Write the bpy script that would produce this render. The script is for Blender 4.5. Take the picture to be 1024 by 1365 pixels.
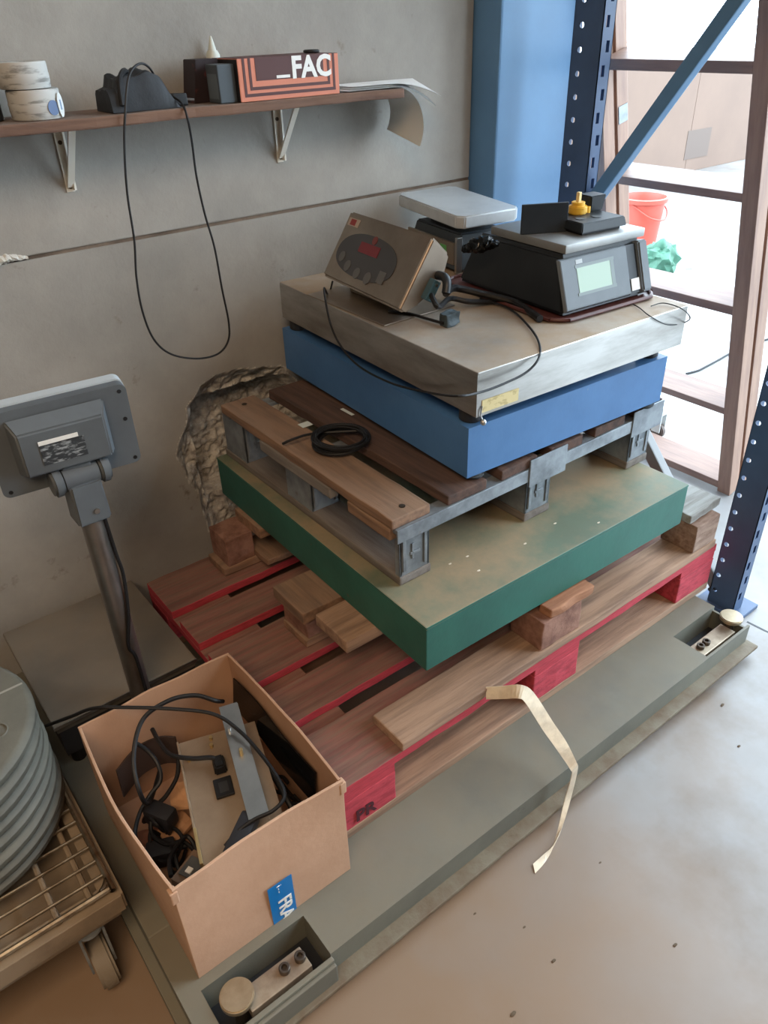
import bpy, bmesh, math, random
import numpy as np
from mathutils import Vector, Matrix, noise as mnoise

for o in list(bpy.data.objects): bpy.data.objects.remove(o)
S = bpy.context.scene
COL = S.collection
R_ = random.Random(7)

# ------------------------------------------------------------------ camera
F, CAM = 1020.0, Vector((-.4293, -.7550, 1.3796))
YAW, PIT, ROLL = -.64461, .99841, .03399
CR = Matrix.Rotation(YAW, 3, 'Z') @ Matrix.Rotation(PIT, 3, 'X') @ Matrix.Rotation(-ROLL, 3, 'Z')
cd = bpy.data.cameras.new('camera'); cam = bpy.data.objects.new('camera', cd); COL.objects.link(cam)
cd.sensor_fit = 'VERTICAL'; cd.sensor_height = 36; cd.sensor_width = 27; cd.lens = 36 * F / 1365
cd.clip_start = .02; cd.clip_end = 200
cam.matrix_world = Matrix.Translation(CAM) @ CR.to_4x4()
S.camera = cam

# ------------------------------------------------------------------ light
w = bpy.data.worlds.new('sky'); S.world = w; w.use_nodes = True
bg = w.node_tree.nodes['Background']; bg.inputs[0].default_value = (.72, .87, 1, 1); bg.inputs[1].default_value = 8.0
def area(name, loc, rot, sx, sy, e, col):
    l = bpy.data.lights.new(name, 'AREA'); l.shape = 'RECTANGLE'; l.size = sx; l.size_y = sy; l.energy = e; l.color = col
    o = bpy.data.objects.new(name, l); COL.objects.link(o); o.location = loc; o.rotation_euler = rot; return o
area('warm_fill_light', (-1.3, -1.6, 2.9), (0, 0, 0), 1.6, 1.6, 70, (1, .72, .47))  # added warm fill under the ceiling, no fitting seen there
S.view_settings.view_transform = 'Standard'; S.view_settings.look = 'None'
S.view_settings.gamma = 1; S.view_settings.exposure = .2; S.view_settings.use_curve_mapping = False

# ------------------------------------------------------------------ pixel -> place on a known plane
def ray(px, py): return CR @ Vector(((px - 512) / F, -(py - 682.5) / F, -1))
def on(px, py, ax, v):
    d = ray(px, py); i = 'xyz'.index(ax); return CAM + d * ((v - CAM[i]) / d[i])

# ------------------------------------------------------------------ materials
def lin(c):
    return tuple(((v / 255) / 12.92 if v / 255 <= .04045 else ((v / 255 + .055) / 1.055) ** 2.4) for v in c) + (1,)
MATS = {}
def mat(name, col, rough=.6, metal=0., col2=None, scale=6., lo=.4, hi=.65, stretch=(1, 1, 1), bump=0., bscale=80.,
        dust=None, damt=.6, dscale=7., dlo=.35, dhi=.6, side=None, alpha=None, detail=6, spec=.4, col3=None, scale3=40., lo3=.6, hi3=.7, rvar=0.):
    if name in MATS: return MATS[name]
    m = bpy.data.materials.new(name); m.use_nodes = True; MATS[name] = m
    nt = m.node_tree; N = nt.nodes; L = nt.links; b = N['Principled BSDF']
    def n(t, **k):
        x = N.new(t)
        for a, v in k.items(): setattr(x, a, v)
        return x
    tc = n('ShaderNodeTexCoord'); oi = n('ShaderNodeObjectInfo')
    mu = n('ShaderNodeMath', operation='MULTIPLY'); mu.inputs[1].default_value = 31.7; L.new(oi.outputs['Random'], mu.inputs[0])
    ad = n('ShaderNodeVectorMath', operation='ADD'); L.new(tc.outputs['Object'], ad.inputs[0]); L.new(mu.outputs[0], ad.inputs[1])
    mp = n('ShaderNodeMapping'); mp.inputs['Scale'].default_value = stretch; L.new(ad.outputs[0], mp.inputs[0])
    def noi(sc, lo_, hi_, vec=mp, det=detail):
        t = n('ShaderNodeTexNoise'); t.inputs['Scale'].default_value = sc; t.inputs['Detail'].default_value = det; t.inputs['Roughness'].default_value = .62
        L.new(vec.outputs[0], t.inputs['Vector'])
        r = n('ShaderNodeMapRange'); r.inputs[1].default_value = lo_; r.inputs[2].default_value = hi_; L.new(t.outputs['Fac'], r.inputs[0]); return r, t
    def mix(f, a, c):
        x = n('ShaderNodeMix', data_type='RGBA'); L.new(f, x.inputs['Factor'])
        for s, v in ((6, a), (7, c)):
            if hasattr(v, 'links') or hasattr(v, 'is_linked'): L.new(v, x.inputs[s])
            else: x.inputs[s].default_value = lin(v)
        return x.outputs[2]
    cur = None
    if col2 is not None:
        r, t = noi(scale, lo, hi); cur = mix(r.outputs[0], col, col2)
    if col3 is not None:
        r, t = noi(scale3, lo3, hi3); cur = mix(r.outputs[0], cur if cur is not None else col, col3)
    met = None
    if side is not None or dust is not None:
        g = n('ShaderNodeNewGeometry'); sp = n('ShaderNodeSeparateXYZ'); L.new(g.outputs['Normal'], sp.inputs[0])
    if side is not None:                                             # paint that stays on the sides, worn off where goods slide
        r2, _ = noi(9., .42, .62)
        mr = n('ShaderNodeMapRange'); mr.inputs[1].default_value = .5; mr.inputs[2].default_value = .9; L.new(sp.outputs['Z'], mr.inputs[0])
        q = n('ShaderNodeMapRange'); q.inputs[3].default_value = 1.; q.inputs[4].default_value = .84; L.new(r2.outputs[0], q.inputs[0])
        mm = n('ShaderNodeMath', operation='MULTIPLY'); L.new(mr.outputs[0], mm.inputs[0]); L.new(q.outputs[0], mm.inputs[1])
        r4, _ = noi(30., .42, .75)
        sc_ = mix(r4.outputs[0], side, tuple(int(v * .72) for v in side))
        cur = mix(mm.outputs[0], sc_, cur if cur is not None else col)
    if dust is not None:
        mr = n('ShaderNodeMapRange'); mr.inputs[1].default_value = .55; mr.inputs[2].default_value = .95; L.new(sp.outputs['Z'], mr.inputs[0])
        dt = n('ShaderNodeTexNoise'); dt.inputs['Scale'].default_value = dscale; dt.inputs['Detail'].default_value = 7; dt.inputs['Roughness'].default_value = .65
        L.new(ad.outputs[0], dt.inputs['Vector'])
        dr = n('ShaderNodeMapRange'); dr.inputs[1].default_value = dlo; dr.inputs[2].default_value = dhi; dr.inputs[3].default_value = damt * .35; dr.inputs[4].default_value = damt
        L.new(dt.outputs['Fac'], dr.inputs[0])
        dm = n('ShaderNodeMath', operation='MULTIPLY'); L.new(mr.outputs[0], dm.inputs[0]); L.new(dr.outputs[0], dm.inputs[1])
        cur = mix(dm.outputs[0], cur if cur is not None else col, dust)
        for nm, a in (('Roughness', rough), ('Metallic', metal)):
            q = n('ShaderNodeMapRange'); q.inputs[3].default_value = a; q.inputs[4].default_value = .85 if nm == 'Roughness' else 0.
            L.new(dm.outputs[0], q.inputs[0]); L.new(q.outputs[0], b.inputs[nm])
    else:
        b.inputs['Roughness'].default_value = rough; b.inputs['Metallic'].default_value = metal
        if rvar:
            r, _ = noi(scale * 1.7, .35, .7); r.inputs[3].default_value = rough - rvar; r.inputs[4].default_value = rough + rvar
            L.new(r.outputs[0], b.inputs['Roughness'])
    b.inputs['Specular IOR Level'].default_value = spec
    if cur is None: b.inputs['Base Color'].default_value = lin(col)
    else: L.new(cur, b.inputs['Base Color'])
    if bump:
        r, t = noi(bscale, 0, 1); bp = n('ShaderNodeBump'); bp.inputs['Strength'].default_value = bump; bp.inputs['Distance'].default_value = .004
        L.new(t.outputs['Fac'], bp.inputs['Height']); L.new(bp.outputs[0], b.inputs['Normal'])
    if alpha is not None: b.inputs['Alpha'].default_value = alpha
    return m
def lamp_mat(name, col, e):
    m = mat(name, col, .4); b = m.node_tree.nodes['Principled BSDF']
    b.inputs['Emission Color'].default_value = lin(col); b.inputs['Emission Strength'].default_value = e; return m

SX, SY = (1, 14, 14), (14, 1, 14)
concrete = mat('concrete', (168, 164, 156), .9, col2=(144, 140, 134), scale=3.2, lo=.35, hi=.7, bump=.35, bscale=45, col3=(118, 108, 98), scale3=12, lo3=.645, hi3=.76)
rubble = mat('broken_concrete', (204, 199, 190), .95, col2=(148, 142, 136), scale=34, lo=.4, hi=.62, bump=.9, bscale=60, col3=(190, 184, 174), scale3=70, lo3=.58, hi3=.66)
floor_m = mat('floor_concrete', (144, 144, 144), .4, col2=(126, 124, 122), scale=1.6, lo=.38, hi=.62, bump=.06, bscale=24, col3=(110, 96, 82), scale3=2.6, lo3=.5, hi3=.75, rvar=.1)
woodx = mat('wood_along', (150, 116, 92), .8, col2=(112, 88, 72), scale=4, stretch=SX, bump=.35, bscale=9, dust=(142, 122, 104), damt=.5)
woody = mat('wood_across', (140, 110, 88), .8, col2=(104, 82, 68), scale=4, stretch=SY, bump=.35, bscale=9, dust=(142, 122, 104), damt=.45)
palex = mat('pale_wood_along', (160, 130, 107), .8, col2=(124, 99, 82), scale=4, stretch=SX, bump=.3, bscale=9)
paley = mat('pale_wood_across', (172, 140, 112), .8, col2=(144, 114, 90), scale=4, stretch=SY, bump=.3, bscale=9)
darkwood = mat('dark_wood', (92, 70, 60), .85, col2=(66, 52, 48), scale=4, stretch=SY, bump=.35, bscale=9)
blockw = mat('block_wood', (154, 130, 114), .85, col2=(120, 94, 80), scale=7, stretch=(2, 9, 9), bump=.5, bscale=14)
chipw = mat('chip_block', (150, 112, 96), .9, col2=(112, 78, 66), scale=24, bump=.7, bscale=50)
redx = mat('red_board', (132, 102, 88), .78, col2=(106, 80, 70), scale=4, stretch=SX, side=(184, 62, 74), bump=.2, bscale=9)
redblk = mat('red_block', (184, 66, 78), .75, col2=(156, 52, 64), scale=10, stretch=(2, 8, 8), lo=.45, hi=.6, bump=.4, bscale=16)
green = mat('green_paint', (44, 102, 90), .42, col2=(36, 88, 78), scale=5, dust=(160, 138, 110), damt=.9, dscale=3.4, dlo=.38, dhi=.6, bump=.12, bscale=40, col3=(120, 78, 52), scale3=22, lo3=.68, hi3=.76)
blue = mat('blue_paint', (78, 122, 172), .42, col2=(68, 110, 158), scale=5, bump=.06, col3=(120, 140, 160), scale3=35, lo3=.7, hi3=.78)
stain = mat('stainless', (190, 188, 184), .32, .95, col2=(150, 146, 140), scale=3.5, stretch=(1, 1, 5), dust=(158, 134, 106), damt=.82, dscale=3.2, dlo=.36, dhi=.6, bump=.03)
stainc = mat('stainless_clean', (196, 196, 194), .3, .95, col2=(170, 170, 168), scale=6, bump=.02)
stainb = mat('stainless_brushed', (158, 146, 132), .4, .75, col2=(136, 124, 112), scale=5, bump=.02)
galv = mat('galvanised', (156, 164, 170), .5, .55, col2=(118, 124, 130), scale=14, lo=.38, hi=.62, bump=.15, bscale=50, col3=(110, 92, 80), scale3=18, lo3=.66, hi3=.78)
beam = mat('grey_green_paint', (112, 112, 102), .5, col2=(98, 98, 90), scale=5, dust=(122, 113, 95), damt=.55, bump=.06, col3=(66, 64, 60), scale3=9, lo3=.7, hi3=.8)
rustb = mat('rusty_flange', (116, 108, 92), .7, col2=(100, 84, 66), scale=14, bump=.4, bscale=60)
trayst = mat('scale_tray_steel', (206, 210, 212), .5, .55, col2=(188, 192, 194), scale=6)
platest = mat('scale_plate_steel', (160, 160, 158), .42, .7, col2=(140, 140, 138), scale=6)
runnerm = mat('dusty_runner', (124, 118, 112), .85, col2=(104, 96, 90), scale=4, stretch=SY, bump=.3, bscale=9)
dstain = mat('dusty_stainless', (164, 144, 122), .45, .45, col2=(142, 122, 102), scale=7)
cellm = mat('load_cell_metal', (178, 164, 144), .45, .5, col2=(140, 124, 108), scale=18)
boltm = mat('bolt_metal', (92, 84, 76), .45, .8)
discm = mat('foot_disc_metal', (184, 168, 142), .42, .75, col2=(160, 144, 118), scale=16)
card = mat('cardboard', (194, 158, 132), .9, col2=(180, 144, 118), scale=5, bump=.12, bscale=70)
cardin = mat('cardboard_inside', (180, 142, 114), .9, col2=(166, 128, 102), scale=5, bump=.12)
tape = mat('blue_tape', (22, 116, 186), .35)
white = mat('white_print', (232, 232, 228), .6)
black = mat('black_rubber', (22, 22, 24), .55, bump=.05)
blackp = mat('black_plastic', (30, 34, 38), .42, col2=(38, 42, 46), scale=10)
dgrey = mat('dark_grey_plastic', (62, 70, 76), .5, col2=(54, 60, 66), scale=8, dust=(110, 104, 96), damt=.3)
hgrey = mat('head_grey_plastic', (92, 98, 102), .55, col2=(82, 86, 90), scale=6)
lgrey = mat('light_grey_plastic', (176, 184, 188), .5)
panw = mat('dull_steel_pan', (132, 126, 116), .42, .6, col2=(112, 106, 98), scale=4, dust=(132, 120, 104), damt=.6)
dark = mat('dark_frame', (34, 36, 40), .5, col2=(48, 48, 50), scale=9)
chrome = mat('chrome_post', (158, 154, 150), .34, .9, col2=(136, 130, 126), scale=8)
wire = mat('wire_steel', (182, 170, 150), .32, .9, col2=(130, 112, 92), scale=25)
cartm = mat('cart_frame', (138, 122, 102), .6, col2=(112, 98, 82), scale=10, dust=(150, 132, 108), damt=.4)
weightm = mat('cast_weight', (100, 98, 88), .6, .2, col2=(80, 78, 70), scale=10, dust=(116, 112, 100), damt=.5, bump=.15)
strapm = mat('strap_plastic', (226, 212, 188), .45, col2=(200, 186, 164), scale=30, stretch=(1, 1, 1))
rackb = mat('rack_blue', (66, 88, 120), .4, col2=(58, 78, 108), scale=6)
braceb = mat('brace_blue', (92, 132, 166), .4, col2=(84, 122, 156), scale=6)
colb = mat('column_blue', (96, 136, 172), .5, col2=(88, 126, 162), scale=3, bump=.05)
brown = mat('brown_wood', (156, 126, 108), .5, col2=(136, 108, 94), scale=5, stretch=(9, 9, 1), bump=.15, bscale=12)
browny = mat('brown_wood_rail', (148, 120, 106), .42, col2=(128, 104, 94), scale=5, stretch=(9, 1, 9), bump=.15, bscale=12)
beige = mat('beige_board', (122, 102, 90), .85, col2=(116, 97, 86), scale=1.5)
orange = mat('orange_print', (206, 128, 102), .6)
brownp = mat('brown_print', (84, 52, 50), .6)
redd = mat('red_bin_plastic', (190, 84, 70), .45)
greenb = mat('green_sack', (56, 100, 80), .5, col2=(70, 116, 96), scale=20)
clear = mat('clear_plastic', (226, 226, 222), .15, alpha=.35)
tealp = mat('teal_plastic', (58, 88, 100), .45)
lcd = mat('lcd_glass', (150, 174, 154), .2)
redl = lamp_mat('red_led_window', (112, 34, 40), .04)
panel = mat('keypad_overlay', (66, 66, 68), .4)
keym = mat('key_grey', (96, 96, 96), .45)
yellow = mat('yellow_plastic', (226, 178, 62), .4)
maroon = mat('maroon_tray', (92, 52, 48), .4, col2=(76, 44, 42), scale=8)
paper = mat('paper', (214, 216, 214), .7)
label_m = mat('printed_label', (50, 54, 58), .5, col2=(150, 156, 158), scale=60, lo=.5, hi=.62, stretch=(1, 1, 3))
plate_l = mat('cream_label', (214, 200, 150), .5, col2=(186, 170, 120), scale=50, lo=.52, hi=.6, stretch=(1, 1, 2))
shelfw = mat('shelf_wood', (120, 92, 76), .85, col2=(94, 72, 62), scale=4, stretch=SX, bump=.35, bscale=9, dust=(120, 112, 104), damt=.6)
rollm = mat('label_roll_paper', (184, 184, 180), .7, col2=(136, 136, 132), scale=22, lo=.5, hi=.62, stretch=(1, 1, 4))
bagm = mat('black_bag', (26, 28, 31), .6, col2=(40, 42, 46), scale=12, bump=.3, bscale=30)
brass = mat('brass_contact', (178, 156, 112), .4, .6)
pcb = mat('transformer_black', (40, 40, 44), .5)
white_metal = mat('white_metal', (236, 232, 220), .45)
castw = mat('caster_white', (200, 204, 204), .4)

# ------------------------------------------------------------------ building tools
def BM(): return bmesh.new()
def obj(name, bm, m, parent=None, smooth=False, center=True):
    """one mesh object; the bmesh is in world metres unless the parent is turned (then parent-local)"""
    bm.normal_update()
    if center and bm.verts:
        xs = [v.co for v in bm.verts]
        c = Vector([(min(v[i] for v in xs) + max(v[i] for v in xs)) / 2 for i in range(3)])
        bmesh.ops.translate(bm, verts=bm.verts, vec=-c)
    else: c = Vector()
    me = bpy.data.meshes.new(name); bm.to_mesh(me); bm.free(); me.materials.append(m)
    if smooth:
        for p in me.polygons: p.use_smooth = True
        me.set_sharp_from_angle(angle=math.radians(38))
    o = bpy.data.objects.new(name, me); COL.objects.link(o)
    off = Vector()
    if parent is not None:
        o.parent = parent
        if not parent.get('_loc'):
            q = parent
            while q is not None: off = off + q.location; q = q.parent
    o.location = c - off
    return o
def thing(name, label, cat, loc, rotz=0, group=None, local=False, rot=None):
    o = bpy.data.objects.new(name, None); COL.objects.link(o); o.location = loc
    o.rotation_euler = rot if rot else (0, 0, rotz); o.empty_display_size = .05
    o['label'] = label; o['category'] = cat
    if group: o['group'] = group
    if local: LOCALS.append(o)
    return o
LOCALS = []
def P(name, bm, m, t, smooth=False):
    """part: t world-aligned -> bm in world coords; t local -> bm in t's coords; t may be a part itself"""
    root = t
    while root.parent is not None: root = root.parent
    if root in LOCALS:
        xs = [v.co for v in bm.verts]
        c = Vector([(min(v[i] for v in xs) + max(v[i] for v in xs)) / 2 for i in range(3)])
        bmesh.ops.translate(bm, verts=bm.verts, vec=-c)
        o = obj(name, bm, m, None, smooth, center=False); o.parent = t
        acc = Vector(); q = t
        while q is not root: acc += q.location; q = q.parent
        o.location = c - acc; return o
    o = obj(name, bm, m, None, smooth); o.parent = t
    acc = Vector(); q = t
    while q is not None: acc += q.location; q = q.parent
    o.location = o.location - acc; return o
def tag(o, label, cat, group=None):
    o['label'] = label; o['category'] = cat
    if group: o['group'] = group
    return o
def struct(o): o['kind'] = 'structure'; return o
def add(bm, x0, x1, y0, y1, z0, z1, bev=0., seg=2, mtx=None, taper=None):
    b2 = bmesh.new(); bmesh.ops.create_cube(b2, size=1)
    for v in b2.verts:
        v.co = Vector((x0 + (v.co.x + .5) * (x1 - x0), y0 + (v.co.y + .5) * (y1 - y0), z0 + (v.co.z + .5) * (z1 - z0)))
    if taper:
        cx, cy = (x0 + x1) / 2, (y0 + y1) / 2
        for v in b2.verts:
            if v.co.z > (z0 + z1) / 2: v.co.x = cx + (v.co.x - cx) * taper; v.co.y = cy + (v.co.y - cy) * taper
    if bev: bmesh.ops.bevel(b2, geom=list(b2.edges), offset=bev, segments=seg, affect='EDGES', profile=.6)
    merge(bm, b2, mtx); return bm
def merge(bm, b2, mtx=None):
    if mtx is not None: bmesh.ops.transform(b2, matrix=mtx, verts=b2.verts)
    mp = {}
    for v in b2.verts: mp[v] = bm.verts.new(v.co)
    for f in b2.faces:
        try: bm.faces.new([mp[v] for v in f.verts])
        except ValueError: pass
    b2.free()
def box(*a, **k): return add(BM(), *a, **k)
def cyl(bm, c, r, h, axis='z', n=24, r2=None, bev=0., mtx=None):
    b2 = bmesh.new(); bmesh.ops.create_cone(b2, cap_ends=True, segments=n, radius1=r, radius2=r if r2 is None else r2, depth=h)
    if bev:
        es = [e for e in b2.edges if abs(e.verts[0].co.z - e.verts[1].co.z) < 1e-6]
        bmesh.ops.bevel(b2, geom=es, offset=bev, segments=2, affect='EDGES')
    if axis == 'x': bmesh.ops.rotate(b2, verts=b2.verts, matrix=Matrix.Rotation(math.pi / 2, 3, 'Y'))
    if axis == 'y': bmesh.ops.rotate(b2, verts=b2.verts, matrix=Matrix.Rotation(math.pi / 2, 3, 'X'))
    bmesh.ops.translate(b2, verts=b2.verts, vec=Vector(c))
    merge(bm, b2, mtx); return bm
def rod(bm, a, b, r, n=10):
    a = Vector(a); b = Vector(b); d = b - a
    m = Matrix.Translation((a + b) / 2) @ d.to_track_quat('Z', 'Y').to_matrix().to_4x4()
    return cyl(bm, (0, 0, 0), r, d.length, n=n, mtx=m)
def bar(bm, a, b, wx, wy, up=(0, 0, 1), bev=0.):
    a = Vector(a); b = Vector(b); d = b - a; z = d.normalized(); x = Vector(up).cross(z).normalized(); y = z.cross(x)
    m = Matrix((x, y, z)).transposed().to_4x4(); m.translation = (a + b) / 2
    return add(bm, -wx / 2, wx / 2, -wy / 2, wy / 2, -d.length / 2, d.length / 2, bev=bev, mtx=m)
def spline(pts, k=8, closed=False):
    pts = [Vector(p) for p in pts]; out = []; n = len(pts)
    for i in range(n if closed else n - 1):
        if closed: p = [pts[(i + j - 1) % n] for j in range(4)]
        else: p = [pts[max(0, min(n - 1, i + j - 1))] for j in range(4)]
        for s in range(k):
            t = s / k
            out.append(.5 * ((2 * p[1]) + (-p[0] + p[2]) * t + (2 * p[0] - 5 * p[1] + 4 * p[2] - p[3]) * t * t + (-p[0] + 3 * p[1] - 3 * p[2] + p[3]) * t ** 3))
    if not closed: out.append(pts[-1])
    return out
def tube(bm, pts, r, k=8, n=8, closed=False, smooth=True):
    path = spline(pts, k, closed) if smooth else [Vector(p) for p in pts]
    m = len(path); rings = []; up = Vector((.13, .21, 1)).normalized()
    for i, p in enumerate(path):
        a = path[(i - 1) % m] if (closed or i > 0) else p
        b = path[(i + 1) % m] if (closed or i < m - 1) else p
        t = (b - a).normalized() if (b - a).length > 1e-9 else Vector((0, 0, 1))
        s = up - t * up.dot(t)
        if s.length < 1e-3: s = t.orthogonal()
        s.normalize(); up = s; q = t.cross(s)
        rr = r(i / (m - 1)) if callable(r) else r
        rings.append([bm.verts.new(p + (s * math.cos(2 * math.pi * j / n) + q * math.sin(2 * math.pi * j / n)) * rr) for j in range(n)])
    for i in range(m if closed else m - 1):
        a, b = rings[i], rings[(i + 1) % m]
        for j in range(n): bm.faces.new((a[j], a[(j + 1) % n], b[(j + 1) % n], b[j]))
    if not closed: bm.faces.new(rings[0][::-1]); bm.faces.new(rings[-1])
    return bm
def ribbon(bm, pts, side, th, k=6):
    """flat strap: pts centre line, side(i)= half-width vector"""
    path = spline(pts, k); sd = spline(side, k); rows = []
    for i, (p, s) in enumerate(zip(path, sd)):
        a = path[max(0, i - 1)]; b = path[min(len(path) - 1, i + 1)]
        nn = (b - a).cross(s); nn = nn.normalized() * th / 2 if nn.length > 1e-9 else Vector((0, 0, th / 2))
        rows.append([bm.verts.new(p - s + nn), bm.verts.new(p + s + nn), bm.verts.new(p + s - nn), bm.verts.new(p - s - nn)])
    for a, b in zip(rows, rows[1:]):
        for j in range(4): bm.faces.new((a[j], a[(j + 1) % 4], b[(j + 1) % 4], b[j]))
    bm.faces.new(rows[0]); bm.faces.new(rows[-1][::-1]); return bm
def text_bm(s, size, mtx, ext=.0004, bold=0.):
    c = bpy.data.curves.new('t', 'FONT'); c.body = s; c.size = size; c.extrude = ext; c.offset = bold; c.resolution_u = 3
    o = bpy.data.objects.new('t', c); COL.objects.link(o); bpy.context.view_layer.update()
    me = bpy.data.meshes.new_from_object(o.evaluated_get(bpy.context.evaluated_depsgraph_get()))
    bm = BM(); bm.from_mesh(me); bmesh.ops.transform(bm, matrix=mtx, verts=bm.verts)
    bpy.data.objects.remove(o); bpy.data.curves.remove(c); bpy.data.meshes.remove(me); return bm
def frame_mtx(o, x, y):
    x = Vector(x).normalized(); y = Vector(y).normalized(); m = Matrix((x, y, x.cross(y))).transposed().to_4x4(); m.translation = Vector(o); return m
def prism(bm, poly, x0, x1, axis='y', mtx=None):
    """extrude a 2-D polygon along an axis; poly is (a, b) in the other two axes in order"""
    def pt(a, b, c): return {'x': (c, a, b), 'y': (a, c, b), 'z': (a, b, c)}[axis]
    b2 = bmesh.new()
    A = [b2.verts.new(pt(a, b, x0)) for a, b in poly]; B = [b2.verts.new(pt(a, b, x1)) for a, b in poly]
    b2.faces.new(A); b2.faces.new(B[::-1])
    for i in range(len(poly)):
        j = (i + 1) % len(poly); b2.faces.new((A[i], B[i], B[j], A[j]))
    bmesh.ops.recalc_face_normals(b2, faces=b2.faces); merge(bm, b2, mtx); return bm
def rough_box(x0, x1, y0, y1, z0, z1, bev=.003, amp=.002, sc=30, cuts=3):
    b = box(x0, x1, y0, y1, z0, z1, bev=bev); bmesh.ops.subdivide_edges(b, edges=b.edges, cuts=cuts, use_grid_fill=True)
    for v in b.verts: v.co += mnoise.noise_vector(v.co * sc) * amp
    return b

# ------------------------------------------------------------------ the hall
WY = .89
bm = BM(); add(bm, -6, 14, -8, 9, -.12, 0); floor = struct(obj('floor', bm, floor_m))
# brown dust plus warm light tone painted into the concrete around the scales, uneven edge
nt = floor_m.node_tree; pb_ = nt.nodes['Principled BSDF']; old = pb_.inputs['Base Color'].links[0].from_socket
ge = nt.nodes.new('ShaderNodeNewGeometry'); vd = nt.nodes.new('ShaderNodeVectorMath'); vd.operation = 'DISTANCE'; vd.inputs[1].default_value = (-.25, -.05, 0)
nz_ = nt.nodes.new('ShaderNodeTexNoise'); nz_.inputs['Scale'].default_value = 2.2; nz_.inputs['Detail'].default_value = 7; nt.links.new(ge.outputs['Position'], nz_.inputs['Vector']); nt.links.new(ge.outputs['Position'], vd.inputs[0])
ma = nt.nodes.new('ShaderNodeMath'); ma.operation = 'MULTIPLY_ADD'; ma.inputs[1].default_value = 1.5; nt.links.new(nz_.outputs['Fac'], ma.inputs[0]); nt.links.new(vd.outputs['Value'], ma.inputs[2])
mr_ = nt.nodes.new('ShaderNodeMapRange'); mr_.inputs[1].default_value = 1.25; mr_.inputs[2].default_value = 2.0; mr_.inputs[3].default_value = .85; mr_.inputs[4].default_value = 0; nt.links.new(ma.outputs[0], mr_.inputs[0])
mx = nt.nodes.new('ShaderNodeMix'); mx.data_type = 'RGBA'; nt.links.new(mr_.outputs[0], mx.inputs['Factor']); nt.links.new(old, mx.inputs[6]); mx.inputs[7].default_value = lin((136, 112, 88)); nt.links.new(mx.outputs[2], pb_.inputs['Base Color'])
bm = BM(); a, b = Vector((1.255, -.05, 0)), Vector((1.33, -1.6, 0)); bar(bm, (1.262, -.10, -.0005), (1.36, -1.6, -.0005), .006, .002)
P('floor_joint', bm, dark, floor)
wall = bpy.data.objects.new('wall_back', None); COL.objects.link(wall); wall.location = (0, WY, 0); struct(wall)
SEAM = 1.005
up = P('concrete_panel', box(-6, 1.138, WY, WY + .2, SEAM + .003, 3.1, bev=.003), concrete, wall)
# lower panel with the broken hole
HOLE = [(.198, .537), (.176, .493), (.18, .443), (.208, .362), (.219, .283), (.226, .20), (.30, .16), (.5, .2), (.62, .35), (.62, .5), (.538, .574), (.50, .63), (.473, .64), (.43, .652), (.386, .659), (.345, .655), (.307, .667), (.262, .64), (.227, .601)]
def inside(x, z):
    c = False; n = len(HOLE); dmin = 9
    for i in range(n):
        x1, z1 = HOLE[i]; x2, z2 = HOLE[(i + 1) % n]
        if (z1 > z) != (z2 > z) and x < (x2 - x1) * (z - z1) / (z2 - z1) + x1: c = not c
        t = max(0, min(1, ((x - x1) * (x2 - x1) + (z - z1) * (z2 - z1)) / ((x2 - x1) ** 2 + (z2 - z1) ** 2)))
        dmin = min(dmin, math.hypot(x - x1 - t * (x2 - x1), z - z1 - t * (z2 - z1)))
    return dmin if c else -dmin
lo = BM(); rb = BM()
add(lo, -6, .1, WY, WY + .2, 0, SEAM - .004)
add(lo, .7, 1.138, WY, WY + .2, 0, SEAM - .004)
add(lo, .1, .7, WY, WY + .2, .75, SEAM - .004); add(lo, .1, .7, WY, WY + .2, 0, .12)
nx, nz = 130, 136; g = {}
X = [.1 + .6 * i / nx for i in range(nx + 1)]; Z = [.12 + .63 * j / nz for j in range(nz + 1)]
dep = {}
for i, x in enumerate(X):
    for j, z in enumerate(Z):
        d = inside(x + .010 * mnoise.noise(Vector((x * 24, z * 24, 1))), z + .010 * mnoise.noise(Vector((x * 24, z * 24, 5))))
        y = 0
        if d > 0:
            ch = mnoise.cell(Vector((x * 30, z * 30, 2))); fr = mnoise.fractal(Vector((x * 18, z * 18, 3)), 1, 2, 4)
            y = min(.03, d * .8) + max(0, min(1, d / .02)) * (.012 * (fr + .55) + .007 * mnoise.noise(Vector((x * 75, z * 75, 9))) + .004 * ch)
            if x > .235 and .33 < z < .605: y += .07 * max(0, min(1, (x - .235) / .02)) * min(1, d / .05)
        dep[i, j] = (d, max(0, y))
for tgt, want in ((lo, False), (rb, True)):
    vs = {}
    for i in range(nx):
        for j in range(nz):
            dd = max(dep[i, j][0], dep[i + 1, j][0], dep[i, j + 1][0], dep[i + 1, j + 1][0])
            if (dd > 0) != want: continue
            q = []
            for a, b in ((i, j), (i + 1, j), (i + 1, j + 1), (i, j + 1)):
                if (a, b) not in vs: vs[a, b] = tgt.verts.new((X[a], WY + dep[a, b][1], Z[b]))
                q.append(vs[a, b])
            tgt.faces.new(q)
lp = P('concrete_panel', lo, concrete, wall)
rbo = P('broken_patch', rb, rubble, wall); rbo['kind'] = 'stuff'
P('panel_joint', box(-6, 1.138, WY + .004, WY + .19, SEAM - .004, SEAM + .003), mat('joint_dark', (128, 112, 98), .95, col2=(92, 80, 70), scale=9), wall)
bm = BM(); pts = [on(-20, 352, 'y', WY - .002), on(0, 348, 'y', WY - .002), on(15, 344, 'y', WY - .002), on(38, 343, 'y', WY - .002)]
tube(bm, pts, lambda t: .002 + .006 * math.sin(math.pi * min(1, t * 1.02)) , n=7)
for v in bm.verts: v.co += mnoise.noise_vector(v.co * 150) * .004
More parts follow.
